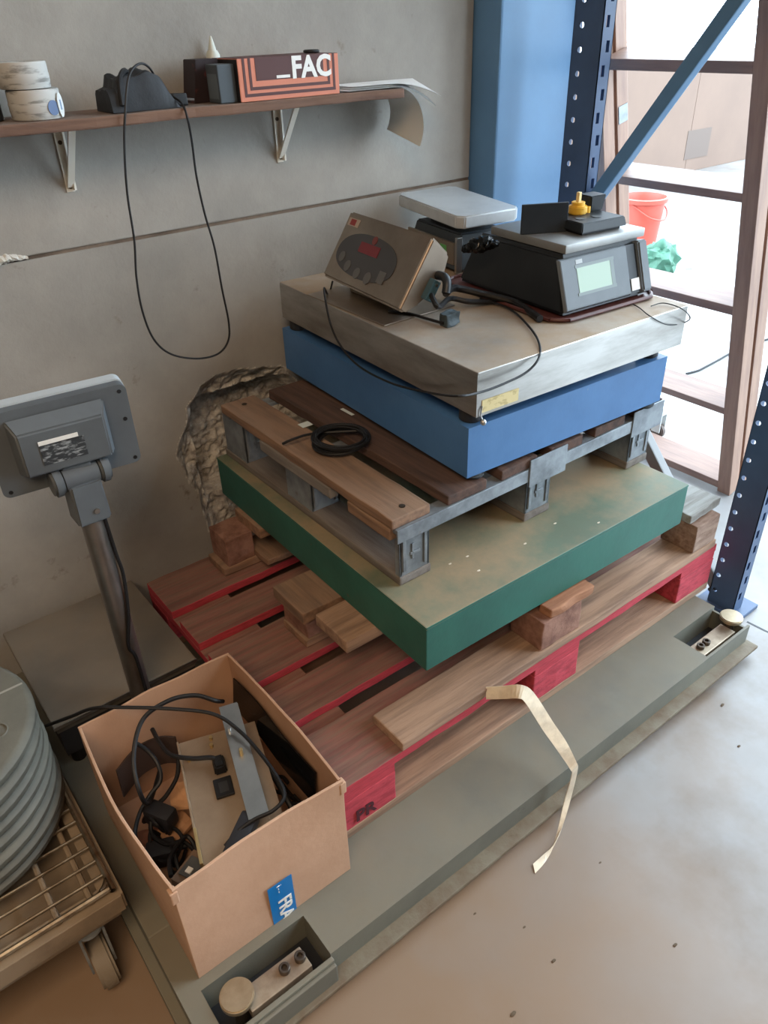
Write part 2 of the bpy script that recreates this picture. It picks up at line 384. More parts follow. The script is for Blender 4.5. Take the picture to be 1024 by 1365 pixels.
P('filler_lump', bm, mat('white_filler', (206, 204, 196), .8), wall)
struct(obj('ceiling', box(-6, 2.1, -8, 1.5, 3.1, 3.25), mat('ceiling_sheet', (170, 172, 172), .8)))  # unseen roof, height and edge shaped for how far sky light reaches
struct(obj('wall_left', box(-6.2, -6, -8, 1.09, 0, 3.1), concrete))  # unseen side of the hall, put in to limit the sky light
struct(obj('wall_front', box(-6, 1.6, -8.2, -8, 0, 3.1), concrete))  # unseen end behind the camera, also there to hold back sky light
struct(obj('wall_right_light_block', box(1.6, 1.8, -8, -1.6, 0, 3.1), concrete))  # unseen wall added to narrow the opening and darken left and front

# ------------------------------------------------------------------ blue building column
t = thing('steel_column', 'blue painted steel building column at the end of the concrete wall', 'column', (1.25, .9, 0))
P('shaft', box(1.143, 1.42, .80, 1.1, 0, 3.099, bev=.006), colb, t)
P('base_plate', box(1.141, 1.45, .78, 1.12, 0, .015, bev=.002), colb, t)

# ------------------------------------------------------------------ rack frame
def plate_holes(bm, org, u, v, wdt, z0, z1, holes, r, th, sides=8, hw=None, hh=None):
    """sheet with real holes. org at (u=0, v=0); holes list of (u, v). cells of equal pitch in v"""
    u = Vector(u); v = Vector(v); nn = u.cross(v) * th; org = Vector(org)
    hs = sorted(holes, key=lambda h: h[1]); pz = z0
    def quad(c):
        f = [bm.verts.new(org + u * a + v * b) for a, b in c]; k = [bm.verts.new(org + u * a + v * b + nn) for a, b in c]
        bm.faces.new(f); bm.faces.new(k[::-1])
    for hu, hv in hs:
        a0, a1 = hv - .02, hv + .02
        if a0 > pz: quad([(0, pz), (wdt, pz), (wdt, a0), (0, a0)])
        c0, c1 = hu - .011, hu + .011
        if hw: c0, c1 = hu - hw * 1.3, hu + hw * 1.3
        c0 = max(c0, .0005); c1 = min(c1, wdt - .0005)
        quad([(0, a0), (c0, a0), (c0, a1), (0, a1)]); quad([(c1, a0), (wdt, a0), (wdt, a1), (c1, a1)])
        outer = [(c0, a0), (hu, a0), (c1, a0), (c1, hv), (c1, a1), (hu, a1), (c0, a1), (c0, hv)]
        if hw: inner = [(hu - hw, hv - hh), (hu, hv - hh), (hu + hw, hv - hh), (hu + hw, hv), (hu + hw, hv + hh), (hu, hv + hh), (hu - hw, hv + hh), (hu - hw, hv)]
        else: inner = [(hu + r * math.cos(math.radians(225 + 45 * k)), hv + r * math.sin(math.radians(225 + 45 * k))) for k in range(8)]
        for k in range(8):
            l = (k + 1) % 8; quad([outer[k], outer[l], inner[l], inner[k]])
            w_ = [org + u * inner[q][0] + v * inner[q][1] for q in (k, l)]
            bm.faces.new([bm.verts.new(w_[0]), bm.verts.new(w_[1]), bm.verts.new(w_[1] + nn), bm.verts.new(w_[0] + nn)])
        pz = a1
    quad([(0, pz), (wdt, pz), (wdt, z1), (0, z1)])
    for a in (0, wdt):
        q = [org + u * a + v * z0, org + u * a + v * z1]
        bm.faces.new([bm.verts.new(q[0]), bm.verts.new(q[1]), bm.verts.new(q[1] + nn), bm.verts.new(q[0] + nn)])
t = thing('rack_upright_frame', 'blue perforated pallet rack frame with two posts and diagonal braces beside the stack', 'rack', (1.3, .3, 0))
def post(y0, y1, hy, flip):
    bm = BM()
    hs = [(hy - y0, .054 + .05 * k) for k in range(58)]
    plate_holes(bm, (1.25, y0, 0), (0, 1, 0), (0, 0, 1), y1 - y0, 0.012, 3.0, hs, .0066, .002)
    sl = [(.021 + (.004 if k % 2 else -.004), .06 + .05 * k) for k in range(58)]
    plate_holes(bm, (1.25, y0, 0), (1, 0, 0), (0, 0, 1), .042, 0.012, 3.0, sl, .006, -.002, hw=.006, hh=.012)
    plate_holes(bm, (1.25, y1, 0), (1, 0, 0), (0, 0, 1), .03, 0.012, 3.0, [], .006, .002)
    plate_holes(bm, (1.292, y0, 0), (0, 1, 0), (0, 0, 1), .022, 0.012, 3.0, [], .006, -.002)
    bmesh.ops.remove_doubles(bm, verts=bm.verts, dist=1e-6)
    p = P('post', bm, rackb, t)
    P('foot_plate', box(1.235, 1.335, y0 - .025, y1 + .025, 0, .012, bev=.001), rackb, p)
    return p
post(-.062, .013, 0, 0); post(.578, .665, .64, 0)
def brace(y0, z0, y1, z1, m):
    b_ = P('brace', bar(BM(), (1.275, y0, z0), (1.275, y1, z1), .034, .03, up=(1, 0, 0), bev=.004), m, t)
    for y, z in ((y0, z0), (y1, z1)): P('bolt', cyl(BM(), (1.256, y + (.012 if y < .3 else -.012), z), .008, .008, 'x', 8), boltm, b_)
brace(.585, .945, 0.0, 1.76, braceb); brace(.0, .045, .60, .72, mat('brace_grey', (112, 112, 112), .5, .3))
# ------------------------------------------------------------------ leaning brown frame
t = thing('wooden_door_frame', 'brown wooden frame with grooved stiles and cross rails leaning behind the blue rack', 'frame', (1.8, .33, 0), local=True, rot=(0, -math.atan(.25), 0))
# local x = depth (0 = face towards the rack), local z along the leaning stile
Lz = math.sqrt(1 + .25 ** 2)
def zz(z): return z * Lz
Y0 = -.33
def stile(y0, y1, groove):
    bm = BM(); D = .11
    add(bm, 0, .048, y0, y1, 0, 2.25, bev=.002); add(bm, .062, D, y0, y1, 0, 2.25, bev=.002); add(bm, .04, .07, y0 + .008, y1 - .008, .0, 2.25)
    return P('stile', bm, brown, t)
stile(.280 + Y0, .325 + Y0, 0); s2 = stile(.757 + Y0, .80 + Y0, 0)
P('strike_plate', box(.066, .105, .7545 + Y0, .757 + Y0, zz(1.09), zz(1.135), bev=.001), galv, s2)
for z0, z1, d in ((1.246, 1.267, .1), (.956, .973, .1), (.643, .664, .1), (.307, .325, .1), (.012, .035, .1), (1.56, 1.58, .1), (1.87, 1.89, .1)):
    P('rail', box(.003, d, .326 + Y0, .756 + Y0, zz(z0), zz(z1) + .006, bev=.002), browny, t)
# ------------------------------------------------------------------ yard beyond the opening
t = thing('site_panel', 'long beige board panel standing out in the bright yard', 'panel', (6.2, 3.97, 0))
for k in range(3): P('board', box(3.5 + 1.75 * k, 5.245 + 1.75 * k, 3.94, 3.98, 0, 1.02, bev=.004), beige, t)
P('tape_patch', box(6.95, 7.35, 3.936, 3.94, .12, .38), mat('grey_tape', (98, 84, 76), .6), t)
b0 = on(848, 338, 'z', 0)
t = thing('red_bin', 'red plastic bin with a rim standing outside behind the wooden frame', 'bin', b0)
prof = [(.105, 0), (.11, .004), (.135, .33), (.15, .335), (.152, .36), (.14, .365), (.13, .34), (.1, .01)]
def lathe(bm, prof, c, n=32):
    rings = [[bm.verts.new((c[0] + r * math.cos(2 * math.pi * k / n), c[1] + r * math.sin(2 * math.pi * k / n), c[2] + z)) for k in range(n)] for r, z in prof]
    for a, b in zip(rings, rings[1:]):
        for k in range(n): bm.faces.new((a[k], a[(k + 1) % n], b[(k + 1) % n], b[k]))
    bm.faces.new(rings[0][::-1]); bm.faces.new(rings[-1]); return bm
P('bin_body', lathe(BM(), prof, b0), redd, t, True)
P('handle', tube(BM(), [b0 + Vector((-.14, -.02, .33)), b0 + Vector((-.09, -.13, .26)), b0 + Vector((.02, -.16, .24)), b0 + Vector((.12, -.1, .28)), b0 + Vector((.145, 0, .33))], .005), redd, t, True)
def lump(c, r, amp, sc, sub=4, squash=(1, 1, 1), floor_z=None):
    bm = BM(); bmesh.ops.create_icosphere(bm, subdivisions=sub, radius=1)
    for v in bm.verts:
        d = 1 + amp * mnoise.fractal(v.co * sc, 1, 2, 4) + amp * .5 * abs(mnoise.noise(v.co * sc * 2.3))
        v.co = Vector((c[0] + v.co.x * r * squash[0] * d, c[1] + v.co.y * r * squash[1] * d, c[2] + v.co.z * r * squash[2] * d))
        if floor_z is not None and v.co.z < floor_z: v.co.z = floor_z
    return bm
b1 = on(874, 364, 'z', 0)
tag(obj('green_sack', lump((b1.x, b1.y, .08), .11, .3, 2, floor_z=.001), greenb, smooth=True), 'crumpled green sack lying beside the red bin outside', 'sack')
b2 = b1 + Vector((.26, -.08, 0))
tag(obj('plastic_bag', lump((b2.x, b2.y, .16), .13, .4, 2.2, squash=(.6, .6, 1.2), floor_z=.001), clear, smooth=True), 'clear plastic bag beside the red bin and the green sack', 'bag')
t = thing('white_trolley', 'white trolley leg on a small caster behind the wooden frame', 'trolley', (1.98, .9, 0))
P('deck', box(1.925, 2.03, .655, 1.4, .115, .15, bev=.006), castw, t)
for x, y in ((1.978, .69), (1.978, 1.35)):
    c = P('caster', add(add(box(x - .025, x + .025, y - .02, y + .02, .105, .115), x - .018, x - .014, y - .015, y + .02, .03, .106), x + .014, x + .018, y - .015, y + .02, .03, .106), castw, t)
    P('wheel', cyl(BM(), (x, y + .004, .03), .03, .022, 'x', 20, bev=.004), mat('wheel_grey', (92, 80, 74), .6), c, True)
wp = [on(a, b, 'z', .005) for a, b in ((915, 498), (930, 494), (942, 488), (957, 480), (975, 470), (1000, 459), (1024, 452), (1050, 445))]
tag(obj('yard_wire', tube(BM(), wp, .005, n=6), black, smooth=True), 'thin black wire lying on the bright floor beyond the frame', 'wire')

# ------------------------------------------------------------------ U shaped weigh beam
t = thing('weigh_beam_scale', 'grey steel U-shaped pallet weigh beam with open load cell pockets under the red pallet', 'scale', (.4, 0, 0))
ZB = .085
bm = BM()
add(bm, -.118, .972, -.153, .06, .012, ZB)                                 # closed middle of the front arm
add(bm, .972, 1.15, -.056, .06, .012, ZB); add(bm, .972, 1.15, -.153, -.147, .012, ZB)
add(bm, 1.144, 1.15, -.147, -.056, .012, .074); add(bm, .972, 1.144, -.147, -.056, .012, .018)
add(bm, -.345, -.118, -.07, .06, .012, ZB); add(bm, -.345, -.118, -.165, -.156, .02, ZB, bev=.002)
add(bm, -.345, -.312, -.156, -.07, .012, ZB); add(bm, -.312, -.118, -.156, -.07, .012, .018)
fb = P('front_beam', bm, beam, t)
for x0, x1, y0, y1 in ((.974, 1.143, -.146, -.057), (-.311, -.119, -.155, -.071)): P('pocket_shade_sheet', box(x0, x1, y0, y1, .018, .0205), dark, fb)  # added dark sheets, shade inside the open pockets put into colour
P('flange', box(-.35, 1.16, -.182, -.150, .024, .033, bev=.002), rustb, fb)
rb_ = P('base_beam', box(-.345, -.16, .06, .86, .012, ZB, bev=.004), beam, t)
P('flange', box(-.362, -.343, -.15, .86, .012, .04, bev=.003), beam, rb_)
P('rear_beam', box(-.16, 1.15, .62, .82, .012, ZB, bev=.004), beam, t)
P('base_plate', box(-.33, 1.14, -.12, .05, 0, .012), dark, t)
P('base_plate', box(-.33, -.17, .05, .85, 0, .012), dark, t)
P('base_plate', box(-.16, 1.14, .63, .81, 0, .012), dark, t)
for (cx, x0, x1, bx, yc) in ((1.132, .985, 1.12, (1.003, 1.027), -.115), (-.272, -.262, -.148, (-.158, -.188), -.122)):
    cell = P('load_cell', box(x0, x1, yc - .02, yc + .02, .042, .070, bev=.002), cellm, t)
    for q in bx:
        b_ = BM(); lathe(b_, [(.0095, 0), (.0095, .009), (.0085, .010), (.0052, .010), (.005, .003)], (q, yc + .002, .070), 16); P('bolt', b_, boltm, cell, True)
    P('spacer', box(x0 + .005, x1 - .03, yc - .02, yc + .02, .022, .042), dark, cell)
    d = P('foot_disc', cyl(BM(), (cx, yc + .004, .094), .0275, .012, n=32, bev=.002), discm, t, True)
    P('foot_stem', cyl(BM(), (cx, yc + .004, .055), .012, .066, n=16), boltm, d, True)
# cast-in drain notch lip at the step beside the pocket
P('end_lip', box(-.345, -.118, -.172, -.164, .03, .078, bev=.003), beam, fb)

# ------------------------------------------------------------------ red pallet
ZP = ZB
t = thing('red_pallet', 'red painted wooden pallet with worn boards lying on the weigh beam', 'pallet', (.6, .4, ZP))
ys = [0, .186, .3275, .514, .655]; ws = [.145, .10, .145, .10, .145]
pos = {0: (0, .145), 1: (.186, .286), 2: (.3275, .4725), 3: (.514, .614), 4: (.655, .80)}
for k, (y0, y1) in pos.items():
    b_ = box(0, 1.2, y0, y1, ZP + .122, ZP + .144, bev=.0025)
    bmesh.ops.subdivide_edges(b_, edges=[e for e in b_.edges if e.calc_length() > .5], cuts=24)
    for v in b_.verts: v.co += Vector((0, .0025, .0015)) * mnoise.noise(v.co * 14)
    P('deck_board', b_, redx, t)
for x0 in (0, .5275, 1.055): P('stringer_board', box(x0, x0 + .145, 0.002, .798, ZP + .1, ZP + .122, bev=.002), redx, t)
for y0, y1 in ((0, .1), (.3275, .4725), (.70, .80)):
    P('bottom_board', box(0, 1.2, y0, y1, ZP + .0005, ZP + .022, bev=.002), palex if y0 == 0 else woodx, t)
    for x0 in (0, .5275, 1.055):
        blk = P('block', rough_box(x0, x0 + .145, y0 + .001, y1 - .001, ZP + .022, ZP + .1, amp=.0015), redblk, t)
        if x0 == 0 and y0 == 0:
            st = text_bm('PR', .042, frame_mtx((.048, -.0012, ZP + .034), (1, 0, 0), (0, 0, 1)), bold=.0012)
            P('stamp_letters', st, mat('stamp_ink', (70, 26, 36), .8), blk)

# ------------------------------------------------------------------ broken plain pallet
Z2 = ZP + .1475
t = thing('broken_pallet', 'broken plain wooden pallet with missing blocks, carrying the green platform', 'pallet', (.65, .4, Z2))
def rboard(name, x0, x1, y0, y1, z0, z1, m, amp=.0018):
    b_ = box(x0, x1, y0, y1, z0, z1, bev=.003)
    bmesh.ops.subdivide_edges(b_, edges=[e for e in b_.edges if e.calc_length() > .06], cuts=10)
    for v in b_.verts: v.co += Vector((.5, 1, .25)) * mnoise.noise(v.co * 23) * amp
    return P(name, b_, m, t)
rboard('bottom_board', .16, 1.18, -.004, .088, Z2, Z2 + .022, palex)
rboard('bottom_board', .16, 1.18, .69, .775, Z2, Z2 + .022, woodx)
rboard('bottom_board', .175, 1.18, .345, .44, Z2, Z2 + .020, woodx)
for x0, x1, y0, y1, m in ((.537, .658, .0, .09, chipw), (1.078, 1.175, -.002, .09, blockw), (.18, .245, .345, .44, chipw), (.175, .25, .69, .775, chipw), (.54, .66, .345, .44, chipw), (1.07, 1.17, .345, .44, blockw), (.54, .66, .69, .775, chipw), (1.07, 1.17, .69, .775, blockw)):
    P('block', rough_box(x0, x1, y0, y1, Z2 + .022, Z2 + .1, amp=.003, sc=22), m, t)
for y0, y1, x0, m in ((.31, .43, .155, woody), (.185, .295, .175, palex), (.64, .765, .245, woodx)):
    rboard('deck_board', x0, 1.17, y0, y1, Z2 + .1005, Z2 + .122 + .0075, m)
rboard('deck_board_stub', .556, .69, -.002, .032, Z2 + .1005, Z2 + .1235, mat('orange_wood', (170, 122, 92), .8, col2=(138, 94, 70), scale=4, stretch=SX, bump=.3, bscale=9), .004)
rboard('deck_board_stub', 1.075, 1.205, .02, .12, Z2 + .1005, Z2 + .1235, mat('grey_wood', (150, 150, 146), .85, col2=(120, 116, 110), scale=4, stretch=SX, bump=.4, bscale=9), .006)
rboard('board_offcut', .25, .46, .63, .74, Z2 + .001 + .022, Z2 + .04, woody, .003)
P('wood_splinter', rough_box(.182, .222, .335, .345, Z2 + .085, Z2 + .11, amp=.004), blockw, t)

# ------------------------------------------------------------------ green platform
ZG = Z2 + .1297; GX, GY, GL, GW, GH = .243, .026, .778, .824, .106
t = thing('green_platform', 'green painted steel weighing platform covered in tan dust', 'scale', (GX, GY, ZG), local=True, rot=(0, 0, -.016))
P('top_plate', box(0, GL, 0, GW, GH - .006, GH, bev=.0025), green, t)
P('skirt', box(.001, GL - .001, .001, GW - .001, 0, GH - .0065, bev=.002), green, t)

# ------------------------------------------------------------------ steel footed half pallet
ZH = ZG + GH
t = thing('steel_footed_pallet', 'small wooden pallet with galvanised steel feet and rails standing on the green platform', 'pallet', (.65, .46, ZH))
XS = (.282, .622, .967)
for k, x in enumerate(XS):
    P('runner', box(x, x + .078, .148, .845, ZH + .0005, ZH + .020, bev=.004), runnerm, t)
    for y in (.150, .45, .735):
        b_ = box(x + .002, x + .074, y, y + .004, ZH + .020, ZH + .137, bev=.001)          # front sheet
        dp = .014 if (k == 0 and y < .2) else .1
        add(b_, x + .002, x + .006, y, y + dp, ZH + .02, ZH + .137); add(b_, x + .07, x + .074, y, y + dp, ZH + .02, ZH + .137)
        if dp > .05: add(b_, x + .006, x + .07, y + .004, y + .1, ZH + .02, ZH + .024); add(b_, x + .006, x + .07, y + .096, y + .1, ZH + .02, ZH + .137)
        leg = P('steel_leg', b_, galv, t)
        for q in (.012, .064): P('pressed_rib', box(x + q - .004, x + q + .004, y - .003, y, ZH + .03, ZH + .128, bev=.0012), galv, leg)
        P('pressed_mark', add(box(x + .026, x + .05, y - .0028, y, ZH + .062, ZH + .068, bev=.001), x + .03, x + .035, y - .0028, y, ZH + .052, ZH + .086, bev=.001), galv, leg)
        for q in (.024, .046): P('slot', box(x + q - .003, x + q + .003, y - .0012, y + .001, ZH + .112, ZH + .122), dark, leg)
for y in (.128, .45, .75):
    r_ = P('cross_rail', box(.262, 1.045, y, y + .032, ZH + .137, ZH + .147, bev=.002), galv, t)
    if y == .128:
        P('rail_lip', box(.262, 1.045, y - .001, y + .003, ZH + .118, ZH + .1475, bev=.001), galv, r_)
        for x in (.60, .93): P('rail_bracket', box(x, x + .11, y - .004, y - .001, ZH + .106, ZH + .168, bev=.001), galv, r_)
for k, (x0, x1) in enumerate(((.256, .345), (.385, .485), (.525, .625), (.665, .765), (.805, .905), (.945, 1.04))):
    b_ = box(x0, x1, .13 if k else .134, .775, ZH + .1475, ZH + .169, bev=.003)
    bmesh.ops.subdivide_edges(b_, edges=[e for e in b_.edges if e.calc_length() > .3], cuts=14)
    for v in b_.verts: v.co += Vector((1, .6, .3)) * mnoise.noise(v.co * 17) * .0025
    bd = P('deck_board', b_, woody if k == 0 else darkwood, t)
    if k == 0:
        for y in (.16, .74): P('nail', cyl(BM(), (.30, y, ZH + .1695), .006, .002, n=12), boltm, bd)

P('batten', rough_box(.254, .276, .14, .27, ZH + .122, ZH + .1465, amp=.002), woody, t)
P('batten', rough_box(.254, .276, .33, .60, ZH + .122, ZH + .1465, amp=.002), runnerm, t)
for k, (a_, b_, cx_, cy_, rz) in enumerate(((.013, .011, 407, 566, .3), (.004, .022, 463, 549, .05))):
    c_ = on(cx_, cy_, 'z', ZH + .1705)
    tag(obj('pale_patch', box(c_.x - a_, c_.x + a_, c_.y - b_, c_.y + b_, ZH + .1702, ZH + .171), mat('pale_sheet', (206, 216, 214), .5)), ('small pale patch lying beside the black cable coil', 'narrow pale patch lying beside the blue scale base')[k], 'paper')  # thin pale patches laid at the gaps between the boards
# ------------------------------------------------------------------ black cable coil on the pallet boards
zc = ZH + .175; bm = BM(); pts = []
cc = Vector((.352, .425, zc))
for k in range(9 * 14 + 1):
    a = 2 * math.pi * k / 14; rr = .052 - .010 * mnoise.noise(Vector((k * .11, 0, 0))) + .006 * math.sin(k * .37)
    pts.append(cc + Vector((rr * 1.05 * math.cos(a), rr * math.sin(a), .003 + .015 * (.5 + .5 * math.sin(k * .23)))))
pts = [cc + Vector((-.095, .075, .001)), cc + Vector((-.075, .06, .012)), cc + Vector((-.02, .058, .008))] + pts
tag(obj('cable_coil', tube(bm, pts, .0028, k=2, n=6), black, smooth=True), 'coil of thin black cable lying on the boards of the steel-footed pallet', 'cable')

# ------------------------------------------------------------------ blue and stainless platform scale
ZF = ZH + .1705
BX, BY, BYAW = .442, .141, -.05
t = thing('bench_platform_scale', 'large platform scale with blue steel base and stainless steel pan, stacked on top', 'scale', (BX, BY, ZF), local=True, rot=(0, 0, BYAW))
BL, BW = .559, .698; zb0 = .649 - ZF; zb1 = .753 - ZF
bm = BM()
for a in ((0, BL, 0, .004), (0, BL, BW - .004, BW), (0, .004, .004, BW - .004), (BL - .004, BL, .004, BW - .004)): add(bm, *a, zb0, zb1)
add(bm, .004, BL - .004, .004, .04, zb1 - .004, zb1); add(bm, .004, BL - .004, BW - .04, BW - .004, zb1 - .004, zb1)
add(bm, .004, .04, .04, BW - .04, zb1 - .004, zb1); add(bm, BL - .04, BL - .004, .04, BW - .04, zb1 - .004, zb1)
add(bm, .004, BL - .004, .004, BW - .004, zb0, zb0 + .004)
P('base_frame', bm, blue, t)
zs0, zs1 = .779 - ZF, .864 - ZF
for x in (.03, BL - .03):
    for y in (.03, BW - .03):
        P('foot', cyl(BM(), (x, y - (.014 if y < .1 else 0), (zb0) / 2), .020, zb0, n=24, bev=.004), dgrey, t, True)
        P('overload_stop', cyl(BM(), (x, y, (zb1 + zs0) / 2), .022, zs0 - zb1, n=24, bev=.003), dark, t, True)
PX0, PY0, PL, PW = .004, -.014, .573, .711
bm = BM()
add(bm, PX0, PX0 + PL, PY0, PY0 + PW, zs1 - .006, zs1, bev=.002)
for a in ((PX0, PX0 + PL, PY0, PY0 + .003), (PX0, PX0 + PL, PY0 + PW - .003, PY0 + PW), (PX0, PX0 + .003, PY0 + .003, PY0 + PW - .003), (PX0 + PL - .003, PX0 + PL, PY0 + .003, PY0 + PW - .003)): add(bm, *a, zs0, zs1 - .004)
add(bm, PX0 + .02, PX0 + PL - .02, PY0 + .02, PY0 + PW - .02, zs0 + .0, zs0 + .012)
pan = P('pan', bm, stain, t)
pl_ = P('rating_plate', box(PX0 + .012, PX0 + .10, PY0 - .0012, PY0, zs0 + .006, zs0 + .030), plate_l, t)
P('seal_wire', tube(BM(), [(PX0 + .012, PY0 - .002, zs0 + .02), (PX0 + .008, PY0 - .003, zs0 + .005), (PX0 + .012, PY0 - .004, zs0 - .006)], .0012, n=6), stainc, pl_)
P('seal', lump((PX0 + .012, PY0 - .006, zs0 - .010), .006, .05, 2, sub=2), stainc, pl_, True)
ZT = .864
# ------------------------------------------------------------------ stainless weight indicator
def frust(bm, b, tp, z0, z1, bev=0., mtx=None):
    b2 = bmesh.new(); v = []
    for (x0, x1, y0, y1), z in ((b, z0), (tp, z1)): v += [b2.verts.new(c) for c in ((x0, y0, z), (x1, y0, z), (x1, y1, z), (x0, y1, z))]
    for f in ((3, 2, 1, 0), (4, 5, 6, 7), (0, 1, 5, 4), (1, 2, 6, 5), (2, 3, 7, 6), (3, 0, 4, 7)): b2.faces.new([v[i] for i in f])
    if bev: bmesh.ops.bevel(b2, geom=list(b2.edges), offset=bev, segments=2, affect='EDGES')
    merge(bm, b2, mtx); return bm
bl = Vector((.524, .716, .897)); br_ = Vector((.486, .397, .900)); tl = Vector((.606, .711, 1.023))
U = (br_ - bl).normalized(); V = (tl - bl); V = (V - U * V.dot(U)).normalized(); Wn = U.cross(V)
IW, IH = .325, .152
IM = frame_mtx(bl, U, V)                                              # x along, y up the face, z out of the face
t = thing('weight_indicator', 'stainless steel weight indicator with dark oval keypad tilted on the pan', 'indicator', (.57, .56, ZT))
bm = prism(BM(), [(0, 0), (IH, 0), (IH - .012, -.055), (.085, -.070), (.018, -.034), (0, -.018)], 0, IW, 'x')
bmesh.ops.bevel(bm, geom=list(bm.edges), offset=.005, segments=3, affect='EDGES')
bmesh.ops.transform(bm, matrix=IM, verts=bm.verts)
hs = P('housing', bm, stainb, t, True)
def oval(cx, cy, rx, ry, z0, z1, n=40, e=2.3):
    bm = BM(); pl = []
    for k in range(n):
        a = 2 * math.pi * k / n; c, s = math.cos(a), math.sin(a)
        pl.append((cx + rx * math.copysign(abs(c) ** (2 / e), c), cy + ry * math.copysign(abs(s) ** (2 / e), s) * (1 if s > 0 else .86)))
    prism(bm, pl, z0, z1, 'z'); bmesh.ops.transform(bm, matrix=IM, verts=bm.verts); return bm
kp = P('keypad_overlay', oval(.137, .066, .118, .050, .0003, .0014), panel, t)
P('display_window', box(.100, .178, .076, .098, .0014, .0022, mtx=IM), redl, kp)
P('warning_mark', cyl(BM(), (.146, .108, .0018), .009, .001, n=20, mtx=IM), mat('red_brown_print', (120, 62, 60), .5), kp)
for k, (x, y, r) in enumerate(((.050, .054, .0115), (.086, .040, .012), (.132, .033, .012), (.178, .032, .013), (.224, .044, .0125))):
    b_ = cyl(BM(), (x, y, .0018), r, .0012, n=24, mtx=IM) if k < 4 else box(x - r, x + r, y - r, y + r, .0014, .0024, bev=.0003, mtx=IM)
    P('key', b_, keym, kp)
bs_ = P('brand_sticker', box(.012, .058, .121, .138, .0003, .0010, mtx=IM), mat('sticker_beige', (180, 162, 146), .5), t)
P('sticker_mark', box(.022, .044, .123, .136, .0010, .0014, mtx=IM), mat('sticker_red', (150, 56, 56), .5), bs_)
# bracket plate
bm = box(.47, .66, .42, .70, ZT + .0005, ZT + .0035, bev=.001); add(bm, .552, .60, .47, .65, ZT + .003, .93, bev=.002)
P('bracket', bm, stainb, t)
# connectors on the end that faces the opening
sd = P('connector_block', box(IW, IW + .018, .042, .084, -.052, -.034, bev=.002, mtx=IM), tealp, t)
for q in (.050, .076): P('screw', cyl(BM(), (IW + .019, q, -.043), .003, .003, 'x', 10, mtx=IM), stainc, sd)
gp = [IM @ Vector(q) for q in ((IW - .002, .095, -.05), (IW + .02, .096, -.05), (IW + .034, .088, -.052), (IW + .04, .07, -.056))]
P('cable_gland', tube(BM(), gp, .009, n=12), blackp, t, True)
# thin cable that loops over the pan edge
e0 = IM @ Vector((.02, -.002, -.02))
lp_ = [e0, e0 + Vector((-.02, -.01, -.025)), on(432, 385, 'x', .452)] + [on(a, b, 'x', .432) for a, b in ((440, 430), (455, 462), (480, 489), (520, 510), (560, 521))] + [on(a, b, 'y', .108) for a, b in ((606, 528), (640, 523), (675, 510), (702, 496))] + [on(718, 478, 'y', .112), on(719, 458, 'z', ZT + .004), on(706, 436, 'z', ZT + .004), on(680, 412, 'z', ZT + .006), on(640, 398, 'z', ZT + .008)]
P('lead', tube(BM(), lp_, .0022, n=7), black, t, True)['label'] = 'thin black lead looping down over the pan edge'
# thick leads to the right
g0 = gp[-1]
lead = [g0, on(606, 384, 'z', .905), on(640, 391, 'z', .89), on(662, 396, 'z', .882), on(690, 405, 'z', ZT + .009), on(720, 425, 'z', ZT + .009), on(735, 440, 'z', ZT + .009)]
P('lead', tube(BM(), lead[:-1], .0075, n=9), black, t, True)['label'] = 'thick black lead along the dusty pan'
lead2 = [IM @ Vector((IW + .018, .055, -.043)), IM @ Vector((IW + .05, .040, -.046)), on(600, 398, 'z', .89), on(625, 402, 'z', .880), on(660, 402, 'z', ZT + .0062)]
P('lead', tube(BM(), lead2, .0055, n=8), black, t, True)
c0 = on(600, 424, 'z', ZT + .014)
t = thing('plug_connector', 'dark teal plug connector lying on the dusty pan below the indicator', 'connector', (c0.x, c0.y, ZT))
P('plug_body', rough_box(c0.x - .018, c0.x + .018, c0.y - .012, c0.y + .012, ZT + .001, ZT + .026, amp=.005, sc=60), mat('dark_teal', (58, 70, 76), .5), t)
P('lead', tube(BM(), [(c0.x - .018, c0.y - .002, ZT + .008), on(570, 425, 'z', ZT + .006), on(545, 418, 'z', ZT + .006), (.52, .47, ZT + .008)], .003), black, t, True)

# ------------------------------------------------------------------ maroon tray and black counting scale
t = thing('maroon_tray', 'thin maroon plastic tray under the black counting scale', 'tray', (.87, .35, ZT))
def rrect(x0, x1, y0, y1, r, n=6):
    p = []
    for cx, cy, a in ((x1 - r, y1 - r, 0), (x0 + r, y1 - r, 90), (x0 + r, y0 + r, 180), (x1 - r, y0 + r, 270)):
        for k in range(n + 1): q = math.radians(a + 90 * k / n); p.append((cx + r * math.cos(q), cy + r * math.sin(q)))
    return p
TM = Matrix.Translation((.782, .235, 0)) @ Matrix.Rotation(-.069, 4, 'Z')
P('tray_sheet', prism(BM(), rrect(-.055, .245, -.048, .33, .05), ZT + .0005, ZT + .004, 'z', mtx=TM), maroon, t)
rim = [TM @ Vector((x, y, ZT + .006)) for x, y in rrect(-.056, .246, -.049, .331, .05, 5)]
P('rim', tube(BM(), rim, .004, k=2, closed=True), maroon, t, True)
t = thing('counting_scale', 'black counting scale with steel plate and small LCD on the maroon tray', 'scale', (.782, .235, ZT + .0045), local=True, rot=(0, 0, -.069))
fpg = mat('front_grey_plastic', (104, 112, 118), .45, col2=(94, 102, 108), scale=8)
bm = frust(BM(), (-.030, .226, -.034, .300), (-.006, .224, .004, .262), 0.004, .112, bev=.008)
body = P('body', bm, blackp, t, True)
FM = frame_mtx((-.026, -.0345, .006), (1, 0, 0), (0, .038, .108))     # front face frame: x along, y up the slope, z out
FM = FM @ Matrix.Translation((0, 0, .0))
